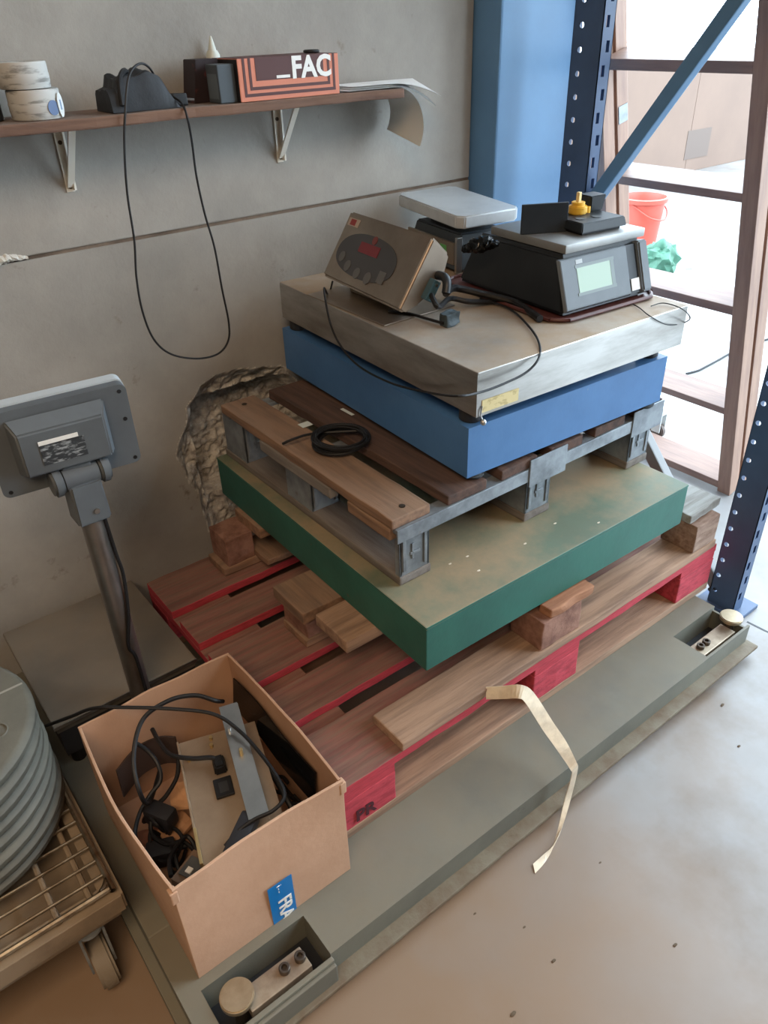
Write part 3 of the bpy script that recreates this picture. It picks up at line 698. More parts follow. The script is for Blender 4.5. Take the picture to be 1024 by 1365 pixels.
fp = P('front_panel', frust(BM(), (.002, .196, .004, .108), (.006, .192, .008, .104), -.004, .0035, bev=.001, mtx=FM), fpg, t)
lc = P('lcd', box(.046, .140, .036, .084, .003, .0042, mtx=FM), lcd, fp)
P('lcd_frame', add(add(box(.140, .150, .036, .084, .003, .0046, mtx=FM), .042, .152, .084, .090, .003, .0044, mtx=FM), .042, .152, .030, .036, .003, .0044, mtx=FM), mat('lcd_frame_grey', (116, 128, 128), .4), fp)
P('corner_print', box(.046, .064, .092, .100, .003, .0042, mtx=FM), mat('grey_print', (170, 176, 178), .5), fp)
P('side_cheek', frust(BM(), (.222, .256, .000, .112), (.226, .252, .006, .108), -.02, .008, bev=.003, mtx=FM), fpg, t)
P('seal_sticker', box(.198, .222, .012, .036, .0005, .0022, mtx=FM), white, t)
for x in (0, .2):
    for y in (-.01, .27): P('foot', cyl(BM(), (x, y, .002), .012, .004, n=16), black, t, True)
pn = P('plate', box(-.002, .227, .002, .224, .114, .1315, bev=.003), platest, t, True)
P('plate_support', box(.05, .18, .05, .18, .112, .114), dark, pn)
# black cradle standing on that scale
zc = ZT + .0045 + .1316
t = thing('black_cradle', 'black plastic cradle with an upright flap lying on the counting scale plate', 'cradle', (.90, .31, zc), local=True, rot=(0, 0, -.12))
P('base_slab', frust(BM(), (-.04, .085, -.055, .055), (-.036, .081, -.05, .05), .006, .024, bev=.002), blackp, t)
P('base_foot', box(-.03, .075, -.045, .045, 0, .006), black, t)
b_ = box(-.13, -.032, -.004, .002, 0, .058, bev=.0015); bmesh.ops.rotate(b_, verts=b_.verts, cent=(-.032, 0, 0), matrix=Matrix.Rotation(-.38, 3, 'Z'))
P('flap', b_, blackp, t)
P('post_block', frust(BM(), (.052, .086, .02, .052), (.046, .090, .016, .056), .024, .056, bev=.002), blackp, t)
for x, y in ((-.01, -.015), (.03, -.02)): P('disc', cyl(BM(), (x, y, .0245), .010, .0015, n=20), dgrey, t, True)
yb = (.022, .028)
t2 = thing('yellow_cap', 'small yellow plastic cap on the black cradle', 'cap', t.matrix_basis @ Vector((yb[0], yb[1], .024)))
q = Vector(t2.location)
P('cap_body', cyl(cyl(BM(), q + Vector((0, 0, .008)), .020, .016, n=20, bev=.002), q + Vector((0, 0, .019)), .014, .008, n=16), yellow, t2, True)
P('stem', box(q.x - .004, q.x + .004, q.y - .004, q.y + .004, q.z + .022, q.z + .042, bev=.001), mat('cream_plastic', (240, 214, 150), .4), t2)
P('side_tab', cyl(BM(), q + Vector((.021, -.008, .006)), .007, .012, n=12), yellow, t2, True)
# thin wire at the edge of the pan
wp = [on(a, b, 'z', ZT + .003) for a, b in ((822, 400), (838, 403), (852, 410))] + [on(866, 421, 'y', .105), on(890, 433, 'y', .095), on(912, 430, 'y', .10), on(920, 423, 'z', ZT + .004), on(908, 411, 'z', ZT + .004), on(885, 404, 'z', ZT + .004), on(868, 408, 'z', ZT + .004)]
tag(obj('thin_wire', tube(BM(), wp, .0012, n=6), black, smooth=True), 'very thin black wire looping over the edge of the steel pan', 'wire')
bm = BM()
pts_ = [on(616 + 8 * k, 330 - 1.5 * k + 3 * (k % 2), 'y', .462 - .013 * k) for k in range(7)]
tube(bm, pts_, lambda q: .004 + .010 * math.sin(math.pi * min(1, q * .98 + .01)), k=8, n=14)
for v in bm.verts: v.co += mnoise.noise_vector(v.co * 70) * .007 + mnoise.noise_vector(v.co * 190) * .003
tag(obj('black_wrap_scrap', bm, mat('glossy_black_film', (14, 16, 18), .12), smooth=True), 'crumpled glossy black plastic film at the back of the counting scale', 'film')

# ------------------------------------------------------------------ small stainless scale at the wall
t = thing('small_steel_scale', 'small stainless scale with square tray between the wall and the black scale', 'scale', (.818, .572, ZT + .0005), local=True, rot=(0, 0, -.16))
P('body', frust(BM(), (.0, .16, .02, .25), (.02, .14, .035, .235), .006, .088, bev=.004), dgrey, t, True)
P('side_panel', box(-.003, .004, .03, .24, .02, .07, bev=.001), stainb, t)
P('lamp_window', box(-.0045, -.003, .06, .085, .045, .06), mat('green_window', (96, 170, 96), .3), t)
P('corner_trim', box(-.004, .012, .014, .022, .004, .085, bev=.001), stainc, t)
for x in (.02, .14):
    for y in (.04, .23): P('foot', cyl(BM(), (x, y, .003), .01, .006, n=14), black, t, True)
P('neck', box(.04, .12, .08, .20, .088, .115), dark, t)
ch = .016; x0, x1, y0, y1 = -.012, .162, -.006, .285
pl_ = [(x0 + ch, y0), (x1 - ch, y0), (x1, y0 + ch), (x1, y1 - ch), (x1 - ch, y1), (x0 + ch, y1), (x0, y1 - ch), (x0, y0 + ch)]
b_ = prism(BM(), pl_, .112, .140, 'z'); bmesh.ops.bevel(b_, geom=list(b_.edges), offset=.003, segments=2, affect='EDGES')
bmesh.ops.rotate(b_, verts=b_.verts, cent=(0, .14, .12), matrix=Matrix.Rotation(.03, 3, 'X'))
P('tray', b_, trayst, t, True)

# ------------------------------------------------------------------ wall shelf and what lies on it
ZS = 1.25; SYF = .740
t = thing('wall_shelf', 'rough brown wooden board shelf on white brackets on the concrete wall', 'shelf', (.2, WY, 1.231))
b_ = box(-.8, .79, SYF, WY - .001, 1.2315, ZS, bev=.003); bmesh.ops.subdivide_edges(b_, edges=[e for e in b_.edges if e.calc_length() > .5], cuts=40)
for v in b_.verts:
    if v.co.y < .8: v.co += Vector((0, 1, .3)) * mnoise.noise(v.co * 15) * .004
P('board', b_, shelfw, t)
for x in (.066, .545):
    b_ = P('bracket', box(x - .008, x + .008, WY - .004, WY - .0002, 1.112, 1.2312, bev=.001), white_metal, t)
    P('rib', box(x + .004, x + .008, WY - .016, WY - .004, 1.116, 1.2285), white_metal, b_)
    P('flange', box(x - .008, x + .008, .78, WY - .004, 1.2285, 1.2312, bev=.001), white_metal, b_)
    for z in (1.122, 1.20): P('screw', cyl(BM(), (x, WY - .004, z), .004, .003, 'y', 10), boltm, b_)
    bar(bm := BM(), (x, .80, 1.2282), (x, WY - .008, 1.122), .013, .004); P('brace', bm, white_metal, b_)
for k, (x, y, z, r, h) in enumerate(((.012, .795, ZS, .043, .046), (.004, .797, ZS + .0465, .041, .040))):
    t = thing('label_roll', ('printed paper roll standing on the wooden shelf, under another roll', 'printed paper roll standing on top of another roll on the wooden shelf')[k], 'roll', (x, y, z), group='paper rolls on the shelf')
    b_ = BM(); lathe(b_, [(.016, .001), (r - .001, .001), (r, .003), (r, h - .002), (r - .001, h), (.018, h), (.016, h - .004)], (x, y, z), 36); P('paper_winding', b_, rollm, t, True)
    if k == 0:
        lm_ = frame_mtx((x + .0325, y - .0300, z + .021), (.68, .73, 0), (0, 0, 1)) @ Matrix.Scale(1.9, 4, (0, 1, 0)); pe_ = P('peeled_label', cyl(BM(), (0, 0, .001), .010, .0008, n=24, mtx=lm_), paper, t)
        P('label_mark', box(-.002, .002, -.004, .004, .0014, .0017, mtx=lm_), mat('pale_blue_print', (110, 140, 176), .6), pe_)
        lm_ = frame_mtx((x + .0175, y - .0394, z + .018), (.915, .405, 0), (0, 0, 1)); P('round_mark', cyl(BM(), (0, 0, .0004), .0115, .0008, n=24, mtx=lm_), mat('slate_blue_print', (92, 112, 146), .6), t)
    P('print_band', lathe(BM(), [(r + .0002, h * .25), (r + .0006, h * .27), (r + .0006, h * .55), (r + .0002, h * .57)], (x, y, z), 36), rollm, t, True)
b_ = BM(); lathe(b_, [(.04, .001), (.042, .003), (.042, .085), (.040, .088)], (-.080, .828, ZS), 32)
t = thing('dark_tin', 'dark round tin at the far end of the shelf beside the paper rolls', 'tin', (-.080, .828, ZS)); P('tin_body', b_, dark, t, True); P('tin_lid', cyl(BM(), (-.080, .828, ZS + .091), .043, .006, n=32), blackp, t, True)
# black pouch
b_ = BM(); bmesh.ops.create_grid(b_, x_segments=28, y_segments=14, size=1)
for v in b_.verts:
    u, q = v.co.x, v.co.y
    hh = (.072 - .012 * abs(u + .1)) * (1 - abs(q) ** 4) ** .5 * max(.0, 1 - max(0, abs(u) - .55) ** 1.5 * 3.4 if u > 0 else (1 if u > -.75 else .72))
    v.co = Vector((.198 + u * .066, .795 + q * .040, ZS + .002 + hh * (.82 + .25 * mnoise.noise(Vector((u * 2.2, q * 2, 3))))))
ext = bmesh.ops.extrude_face_region(b_, geom=list(b_.faces))
for e in ext['geom']:
    if isinstance(e, bmesh.types.BMVert): e.co.z = ZS + .001
t = thing('black_pouch', 'lumpy black pouch with its cord on the wooden shelf', 'pouch', (.198, .795, ZS))
P('pouch_body', b_, bagm, t, True)
P('strap_band', tube(BM(), [(.15, .752, ZS + .012), (.158, .765, ZS + .05), (.18, .79, ZS + .064), (.20, .82, ZS + .05)], .005), black, t, True)
cp = [(.235, .80, ZS + .012), (.228, .775, ZS + .055), (.20, .755, ZS + .075), (.168, .742, ZS + .058)] + [on(a, b, 'y', .731) for a, b in ((167, 150), (166, 200), (170, 260), (179, 320), (182, 370), (190, 415), (205, 452), (228, 472), (262, 478), (290, 472), (304, 455), (305, 430), (296, 385), (286, 330), (273, 285), (262, 235), (256, 190), (250, 158))] + [(.262, .748, ZS + .008), (.255, .775, ZS + .02)]
t = thing('hanging_cord', 'thin black power cord hanging in a long loop from the shelf', 'cord', (.272, .79, ZS))
P('cord', tube(BM(), cp, .0021, n=8), black, t, True)
P('plug_body', rough_box(.258, .288, .775, .80, ZS + .001, ZS + .022, amp=.002), black, t)
for y in (.781, .793): P('pin', rod(BM(), (.286, y, ZS + .012), (.302, y - .004, ZS + .010), .002), stainc, t)
# printed carton
x0, x1, yf, z1 = .383, .617, .741, ZS + .0735
t = thing('orange_carton', 'long carton with orange and brown striped front lettered FAC on the shelf', 'box', (.5, .79, ZS))
P('carton_body', box(x0, x1, yf, .845, ZS + .0005, z1, bev=.0015), orange, t)
P('carton_end', box(x0 - .0006, x0, yf + .001, .844, ZS + .001, z1 - .001), mat('black_print', (34, 32, 34), .5), t)
P('carton_top', box(x0 + .001, x1 - .001, yf + .001, .844, z1, z1 + .0006), brownp, t)
for k, ins in enumerate((.010, .023)):
    a, b, zl = x0 + ins, x1 - ins, ZS + ins * .85; s_ = .0055
    b_ = box(a, a + s_, yf - .0006, yf, zl, z1); add(b_, b - s_, b, yf - .0006, yf, zl, z1); add(b_, a + s_, b - s_, yf - .0006, yf, zl, zl + s_)
    P('printed_stripe', b_, brownp, t)
pb = P('printed_panel', box(x0 + .038, x1 - .038, yf - .0006, yf, ZS + .035, z1), brownp, t)
P('letters', text_bm('FAC', .052, frame_mtx((x1 - .115, yf - .001, ZS + .036), (1, 0, 0), (0, 0, 1)), bold=.0018), white, pb)
P('underline', box(x1 - .150, x1 - .119, yf - .001, yf - .0006, ZS + .037, ZS + .042), white, pb)
P('plaster_ring', tube(BM(), [(.585 + .014 * math.cos(a * .7854), .79 + .014 * math.sin(a * .7854), z1 + .004) for a in range(8)], .003, closed=True, k=3), black, t, True)
t = thing('grey_packet', 'small dark grey packet leaning against the end of the striped carton', 'packet', (.358, .785, ZS))
P('packet_body', box(.345, .3815, .752, .80, ZS + .0005, ZS + .066, bev=.002), mat('slate_card', (70, 78, 84), .5), t)
P('packet_label', box(.3445, .345, .757, .795, ZS + .008, ZS + .05), mat('slate_label', (96, 106, 112), .5), t)
t = thing('black_carton', 'small black carton standing behind the grey packet on the shelf', 'box', (.355, .83, ZS))
P('carton_body', frust(BM(), (.318, .378, .808, .86), (.33, .378, .808, .86), ZS + .0005, ZS + .074, bev=.001), mat('black_red_card', (44, 32, 34), .6, col2=(84, 44, 44), scale=30, lo=.58, hi=.64), t)
t = thing('glue_bottle', 'small clear bottle with pointed nozzle behind the striped carton', 'bottle', (.40, .868, ZS))
b_ = BM(); lathe(b_, [(.013, .001), (.014, .004), (.014, .078), (.010, .086)], (.40, .8685, ZS), 20); P('bottle_body', b_, mat('milky_plastic', (206, 210, 200), .3), t, True)
b_ = BM(); lathe(b_, [(.008, .086), (.007, .092), (.002, .11), (.001, .111)], (.40, .8685, ZS), 14); P('nozzle', b_, mat('milky_plastic', (206, 210, 200), .3), t, True)
# sheets of paper drooping off the shelf end
def sheet(x0, xb, ln, y0, y1, z, curl, skew, th=.0008):
    b_ = BM(); n = 22; rows = []
    for i in range(n + 1):
        s = ln * i / n; x = x0 + s; zz_ = z
        if x > xb:
            d = x - xb; a = curl * d; x = xb + math.sin(a) / curl; zz_ = z - (1 - math.cos(a)) / curl
        row = []
        for j in range(9):
            y = y0 + (y1 - y0) * j / 8; k = max(0, x - xb) * skew
            row.append((x + .25 * k * (y1 - y) * 0, y, zz_ + k * (y - y0) * 4 * max(0, s + x0 - xb)))
        rows.append(row)
    for dz in (0, -th):
        vv = [[b_.verts.new((p[0], p[1], p[2] + dz)) for p in r] for r in rows]
        for i in range(n):
            for j in range(8):
                f = (vv[i][j], vv[i][j + 1], vv[i + 1][j + 1], vv[i + 1][j]); b_.faces.new(f if dz == 0 else f[::-1])
    bmesh.ops.recalc_face_normals(b_, faces=b_.faces); return b_
for k, (xs, ln, cu, sk, m, lb) in enumerate(((.64, .30, 12, 4.5, paper, 'white paper sheet at the bottom of the drooping papers on the shelf end'), (.66, .25, 5.0, 5, paper, 'white paper sheet in the middle of the drooping papers on the shelf end'), (.67, .26, 2.6, 3.0, mat('paper_white', (232, 232, 230), .6), 'white paper sheet on top, sticking straight out past the shelf end'))):
    tag(obj('paper_sheet', sheet(xs, .765, ln, .742 + .012 * k, .865 + .004 * k, ZS + .003 + .0025 * k, cu, sk), m, smooth=True), lb, 'paper', 'papers on the shelf end')
tag(obj('dark_folder', box(.625, .68, .76, .85, ZS + .0005, ZS + .0018), mat('grey_folder', (90, 94, 98), .5)), 'thin grey folder under the papers on the shelf', 'folder')
# ------------------------------------------------------------------ bench scale with display head
t = thing('column_bench_scale', 'low bench scale with dull steel platform, chrome column and grey display head', 'scale', (-.18, .66, ZB))
P('base_frame', add(add(add(add(box(-.322, -.022, .505, .53, ZB + .03, .19), -.322, -.022, .83, .855, ZB + .03, .19), -.322, -.30, .53, .83, ZB + .03, .19), -.044, -.022, .53, .83, ZB + .03, .19), -.30, -.044, .53, .83, ZB + .10, .188), dark, t)
for x in (-.30, -.18):
    for y in (.52, .84): P('foot', cyl(BM(), (x, y, ZB + .015), .015, .03, n=16), black, t, True)
P('pan', add(box(-.330, -.018, .498, .862, .196, .2095, bev=.003), -.326, -.022, .502, .858, .186, .197), panw, t)
P('pan_edge', box(-.3305, -.0175, .4972, .4982, .2005, .2085), stainc, t)
P('column_bracket', box(-.19, -.125, .44, .506, .115, .15, bev=.002), dark, t)
cxx, cyy = -.157, .467
P('column', cyl(BM(), (cxx, cyy, .42), .0205, .58, n=28), chrome, t, True)
nk = P('neck', frust(BM(), (cxx - .029, cxx + .029, cyy - .026, cyy + .026), (cxx - .027, cxx + .027, cyy - .024, cyy + .024), .655, .735, bev=.004), hgrey, t, True)
P('screw', cyl(BM(), (cxx + .006, cyy - .0265, .678), .005, .003, 'y', 12), chrome, nk)
P('pivot', cyl(BM(), (cxx, cyy, .742), .022, .058, 'x', 24), hgrey, nk, True)
for s in (-1, 1): P('pivot_cap', cyl(BM(), (cxx + s * .040, cyy, .742), .026, .018, 'x', 28, bev=.004), hgrey, nk, True)
P('column_lead', tube(BM(), [(cxx + .018, cyy - .014, .65), (cxx + .022, cyy - .010, .57), (cxx + .024, cyy - .012, .52), (cxx + .012, cyy - .022, .44), (cxx - .004, cyy - .024, .37), (cxx + .004, cyy - .024, .33), (cxx + .006, cyy - .022, .2)], .0035), black, t, True)
HM = Matrix.Translation((-.160, .478, .806)) @ Matrix.Rotation(-.11, 4, 'Z') @ Matrix.Rotation(math.radians(4), 4, 'X') @ Matrix.Rotation(-.01, 4, 'Y')
hd = P('display_head', prism(BM(), rrect(-.118, .112, -.076, .076, .012), -.006, .012, 'y', mtx=HM), hgrey, t)
P('front_bezel', prism(BM(), rrect(-.119, .113, -.076, .079, .014), .0122, .034, 'y', mtx=HM), lgrey, hd)
b_ = frust(BM(), (-.085, .072, -.04, .062), (-.075, .062, -.034, .044), .006, .034, bev=.003, mtx=HM @ Matrix.Rotation(math.pi / 2, 4, 'X'))
bk = P('battery_hump', b_, hgrey, hd, True)
P('rating_label', box(-.046, .024, -.0345 - .0006, -.034, -.018, .018, mtx=HM), label_m, hd)
P('white_strip', box(-.046, .016, -.0345 - .0008, -.034, .019, .026, mtx=HM), white, hd)
P('hinge_bar', box(-.022, .026, -.026, .0, -.064, -.036, bev=.004, mtx=HM), hgrey, hd, True)
for x, z in ((.100, .064), (.100, .012), (.102, -.066), (-.106, -.066)): P('screw_hole', cyl(BM(), (x, -.0062, z), .0036, .001, 'y', 12, mtx=HM), black, hd)

# ------------------------------------------------------------------ cart with weights
t = thing('wire_top_cart', 'low cart with a chrome wire top and casters under the weights', 'cart', (-.55, .33, 0))
ZC = .224; x0, x1, y0, y1 = -.78, -.366, .088, .66
ring = [(x, y, ZC) for x, y in rrect(x0, x1, y0, y1, .03, 5)]
top = P('wire_top', tube(BM(), ring, .005, k=2, closed=True), wire, t, True)
y = .118
while y < .65:
    P('wire', rod(BM(), (x0, y, ZC), (x1, y, ZC), .0028, 8), wire, top); y += .0318
for x in (-.40, -.452, -.56, -.67): P('cross_bar', rod(BM(), (x, y0, ZC - .008), (x, y1, ZC - .008), .005, 8), cartm, top)
b_ = BM()
for a in ((x0 - .008, x1 + .008, y0 - .014, y0 - .010), (x0 - .008, x1 + .008, y1 + .010, y1 + .014), (x0 - .012, x0 - .008, y0 - .010, y1 + .010), (x1 + .008, x1 + .012, y0 - .010, y1 + .010)): add(b_, *a, ZC - .05, ZC - .012, bev=.001)
add(b_, x0 - .008, x1 + .008, y0 - .010, y0 + .02, ZC - .016, ZC - .013); add(b_, x1 - .02, x1 + .008, y0 + .02, y1, ZC - .016, ZC - .013); add(b_, x0 - .008, x0 + .02, y0 + .02, y1, ZC - .016, ZC - .013); add(b_, x0 + .02, x1 - .02, y1 - .02, y1, ZC - .016, ZC - .013)
P('frame', b_, cartm, t)
P('bottom_tray', box(x0, x1, y0, y1, ZC - .075, ZC - .06), cartm, t)
for x, y in ((-.418, .105), (-.73, .105), (-.418, .63), (-.73, .63)):
    b_ = cyl(BM(), (x, y, .147), .024, .006, n=20); add(b_, x - .021, x - .017, y - .02, y + .02, .05, .146); add(b_, x + .017, x + .021, y - .02, y + .02, .05, .146)
    c_ = P('caster', b_, galv, t)
    P('wheel', cyl(BM(), (x, y - .005, .0465), .046, .030, 'x', 28, bev=.005), mat('caster_tread', (128, 118, 104), .6), c_, True)
ZW = ZC + .0052; hw_ = .0275
for k in range(8):
    c = Vector((-.545 + .002 * math.sin(k * 2.1), .36 + .003 * math.cos(k * 1.7), ZW + k * hw_))
    o = thing('round_weight', '%s of the round grey weights stacked on the wire cart' % ('bottom one', 'seventh from the top', 'sixth from the top', 'fifth from the top', 'fourth from the top', 'third from the top', 'second from the top', 'topmost one')[k], 'weight', c, group='round weights stacked on the cart')
    b_ = BM(); r = .190; lathe(b_, [(.03, .0005), (r - .012, .0005), (r - .004, .004), (r, .010), (r, .018), (r - .005, hw_ - .004), (r - .012, hw_ - .0006), (.03, hw_ - .0006)], c, 64)
    P('disc', b_, weightm, o, True)
    if k == 7:
        P('slot_groove', box(c.x + .03, c.x + .184, c.y + .012, c.y + .016, c.z + hw_ - .0006, c.z + hw_ + .0004), mat('groove_grey', (150, 148, 138), .6), o)
        b_ = BM(); tube(b_, [c + Vector((.12 + .016 * math.cos(a * .7854), -.07 + .016 * math.sin(a * .7854), hw_)) for a in range(8)], .0016, k=3, closed=True); P('cast_ring', b_, weightm, o, True)

# ------------------------------------------------------------------ cardboard box
BX0, BX1, BY0, BY1, BZ0, BZ1 = -.306, -.004, -.052, .342, ZB + .001, .331
t = thing('cardboard_box', 'open brown cardboard box full of cables and parts on the weigh beam', 'box', (-.155, .145, ZB))
def wallp(x0, x1, y0, y1, bulge, ax, m, name):
    b_ = box(x0, x1, y0, y1, BZ0, BZ1, bev=.001); bmesh.ops.subdivide_edges(b_, edges=[e for e in b_.edges if e.calc_length() > .1], cuts=14, use_grid_fill=True)
    for v in b_.verts:
        f = max(0, (v.co.z - BZ0) / (BZ1 - BZ0)); s = (v.co.x - x0) / (x1 - x0) if ax == 'y' else (v.co.y - y0) / (y1 - y0)
        k = bulge * f * math.sin(math.pi * s) + .003 * mnoise.noise(v.co * 9) * f
        if ax == 'y': v.co.y += k
        else: v.co.x += k
        if f > .9: v.co.z += .004 * mnoise.noise(Vector((v.co.x * 14, v.co.y * 14, 2)))
    return P(name, b_, m, t)
fw = wallp(BX0, BX1, BY0, BY0 + .005, .008, 'y', card, 'wall_panel')
wallp(BX0, BX1, BY1 - .005, BY1, .004, 'y', cardin, 'wall_panel')
wallp(BX0, BX0 + .005, BY0 + .005, BY1 - .005, -.012, 'x', card, 'wall_panel')
wallp(BX1 - .005, BX1, BY0 + .005, BY1 - .005, .005, 'x', cardin, 'wall_panel')
P('bottom_panel', box(BX0 + .005, BX1 - .005, BY0 + .005, BY1 - .005, BZ0, BZ0 + .006), cardin, t)
for x in (BX0 + .001, BX1 - .001): P('corner_flap', box(x - .006, x + .006, BY0 - .002, BY0 + .012, BZ1 - .03, BZ1 - .004, bev=.002), card, t)
tp = P('fragile_tape', box(-.166, -.120, BY0 - .0008, BY0 - .0001, BZ0, .188), tape, fw)
P('letters', text_bm('FRA', .036, frame_mtx((-.151, BY0 - .0014, .142), (0, 0, -1), (1, 0, 0)), bold=.0006), white, tp)
P('small_print', text_bm('i - -', .014, frame_mtx((-.150, BY0 - .0014, .182), (0, 0, -1), (1, 0, 0))), white, tp)
# things in the box
zi = BZ0 + .0065
IBM = Matrix.Translation((-.1405, .122, .247)) @ Matrix.Rotation(-.30, 4, 'Z') @ Matrix.Rotation(.05, 4, 'X')
t = thing('boxed_indicator', 'stainless indicator housing lying on its face in the cardboard box', 'indicator', (-.14, .12, .2))
bm = prism(BM(), [(-.128, -.05), (.128, -.05), (.128, 0), (-.128, 0)], -.062, .082, 'x', mtx=IBM)
P('housing', bm, dstain, t)
P('side_rail', box(-.066, -.062, -.128, .128, -.03, .006, bev=.001, mtx=IBM), dstain, t)
P('side_rail', box(-.066, -.0605, -.128, -.06, -.012, .0075, bev=.001, mtx=IBM), brass, t)
sk_ = P('mains_socket', box(-.018, .014, -.018, .022, .0, .006, bev=.002, mtx=IBM), black, t)
P('socket_well', box(-.010, .006, -.010, .012, .006, .0066, mtx=IBM), dark, sk_)
for x, y in ((-.006, .098), (-.004, .115), (-.05, .082)): P('screw', cyl(BM(), (x, y, .004), .0035, .008, n=10, mtx=IBM), brass, t, True)
t = thing('mounting_strip', 'shiny steel mounting strip lying on the boxed indicator', 'strip', (-.1, .14, .27))
bm = BM(); a = on(304, 940, 'z', .30); b = on(345, 1089, 'z', .272)
bar(bm, a, b, .034, .003, up=(0, 0, 1))
P('strip_plate', bm, stainc, t)
dv = (b - a).normalized(); sx_ = Vector((dv.y, -dv.x, 0)).normalized()
bar(bm := BM(), a + sx_ * -.0165 + Vector((0, 0, -.008)), b + sx_ * -.0165 + Vector((0, 0, -.008)), .003, .016, up=(0, 0, 1)); P('strip_lip', bm, stainc, t)
q = a + dv * .115; P('screw', cyl(BM(), q + Vector((0, 0, .008)), .0035, .016, n=10), brass, t, True)
q = a + dv * .055; P('screw', cyl(BM(), q + Vector((-.01, 0, .005)), .003, .008, n=10), stainc, t, True)
# cables in the box
def cable(name, pts, r, label): return tag(obj(name, tube(BM(), pts, r, n=8), black, smooth=True), label, 'cable')
cable('power_cable', [(-.20, .30, .17), (-.25, .22, .20)] + [on(*p) for p in ((186, 1055, 'z', .25), (178, 1010, 'z', .29), (190, 960, 'z', .32), (225, 934, 'z', .33), (260, 927, 'z', .325), (287, 934, 'z', .312))] + [(-.06, .27, .29)], .0042, 'black power cable arching up out of the cardboard box')
cable('power_cable', [on(*p) for p in ((60, 968, 'z', .24), (95, 955, 'z', .29), (125, 944, 'z', .338), (170, 943, 'z', .342), (230, 945, 'z', .335), (285, 952, 'z', .325), (320, 975, 'z', .31), (350, 1008, 'z', .30), (372, 1040, 'z', .295), (379, 1062, 'z', .29), (365, 1080, 'z', .285), (340, 1092, 'z', .278), (318, 1108, 'z', .27), (300, 1128, 'z', .262))], .0034, 'black cable trailing over the box rim and across the steel strip')
t = thing('plug_cable', 'grey-black cable with a moulded plug lying on the boxed indicator', 'cable', IBM @ Vector((0, .046, .002)))
P('plug', frust(BM(), (-.012, .012, .030, .062), (-.009, .009, .034, .062), .001, .020, bev=.003, mtx=IBM), black, t)
P('cord', tube(BM(), [on(*p) for p in ((203, 972, 'z', .26), (213, 990, 'z', .262), (228, 1006, 'z', .268), (255, 1011, 'z', .27), (282, 1010, 'z', .268), (290, 1016, 'z', .262))], .0042, n=8), black, t, True)
cable('tangled_cable', [on(*p) for p in ((180, 990, 'z', .27), (196, 1000, 'z', .25), (210, 1018, 'z', .23), (214, 1040, 'z', .215), (200, 1060, 'z', .2), (186, 1085, 'z', .19), (180, 1115, 'z', .18), (190, 1135, 'z', .16))], .004, 'tangled black cable at the left side inside the cardboard box')
cable('tangled_cable', [on(*p) for p in ((238, 1010, 'z', .25), (236, 1035, 'z', .22), (222, 1060, 'z', .19), (205, 1080, 'z', .17), (202, 1110, 'z', .15), (222, 1125, 'z', .15), (245, 1120, 'z', .17))], .0042, 'black cable diving under the boxed indicator')
cable('tangled_cable', [on(*p) for p in ((228, 1168, 'z', .2), (226, 1148, 'z', .19), (234, 1130, 'z', .18), (250, 1115, 'z', .17), (262, 1140, 'z', .16), (238, 1165, 'z', .17))], .004, 'black cable curled in the near corner of the cardboard box')
cable('tangled_cable', [on(*p) for p in ((332, 985, 'z', .24), (350, 1010, 'z', .23), (368, 1040, 'z', .22), (385, 1070, 'z', .21), (395, 1090, 'z', .19))], .0055, 'thick black cable along the far side of the cardboard box')
for k in range(7):
    q_ = random.Random(40 + k); lft = k < 5
    cx_, cy_, cz_ = (-.245 + q_.uniform(-.008, .012), .02 + .05 * k + q_.uniform(-.01, .01), .115 + .012 * (k % 3)) if lft else (-.028, .05 + .09 * (k - 5), .13)
    pts_ = [(cx_ + q_.uniform(.012, .034) * math.cos(a_ * .9 + k), cy_ + q_.uniform(.018, .05) * math.sin(a_ * .9 + k), cz_ + q_.uniform(-.012, .045)) for a_ in range(11)]
    pts_ = [(max(BX0 + .02, min(BX1 - .012, p_[0])), max(BY0 + .02, min(BY1 - .02, p_[1])), max(.1, p_[2])) for p_ in pts_]
    tag(obj('cable_tangle', tube(BM(), pts_, .0036, n=7), black, smooth=True), 'loop of black cable tangled deep inside the cardboard box', 'cable', 'cable loops deep in the box')
def small(name, px, py, z, sx, sy, sz, m, label, cat, rz=0., bev=.004):
    c = on(px, py, 'z', z); t = thing(name, label, cat, (c.x, c.y, z - sz / 2), local=True, rot=(0, 0, rz))
    return t, c
t, c = small('power_adapter', 214, 1085, .17, 0, 0, .05, black, 'black power adapter among the cables in the cardboard box', 'adapter', .5)
P('adapter_body', box(-.016, .016, -.028, .028, 0, .04, bev=.007), pcb, t, True); P('cable_boss', cyl(BM(), (0, .034, .02), .006, .016, 'y', 12, r2=.004), black, t, True)
t, c = small('power_adapter', 215, 1135, .13, 0, 0, .05, black, 'black adapter lying deep in the near left corner of the box', 'adapter', -.4)
P('adapter_body', box(-.026, .026, -.018, .018, 0, .04, bev=.007), pcb, t, True); P('cable_boss', cyl(BM(), (.038, 0, .025), .006, .016, 'x', 12), black, t, True)
t, c = small('power_adapter', 322, 1115, .262, 0, 0, .022, black, 'black cable adapter lying across the near edge of the boxed indicator', 'adapter', .65)
P('adapter_body', box(-.042, .042, -.016, .016, 0, .022, bev=.006), pcb, t, True); P('cable_boss', cyl(BM(), (.05, 0, .011), .006, .018, 'x', 12), black, t, True)
t, c = small('transformer', 258, 1165, .19, 0, 0, .04, black, 'small open transformer board in the near corner of the box', 'transformer', .45)
P('core', box(-.03, .03, -.02, .02, 0, .036, bev=.002), mat('core_brown', (112, 92, 76), .6), t); P('coil_pad', box(-.018, .018, -.014, .014, .036, .040, bev=.002), dgrey, t)
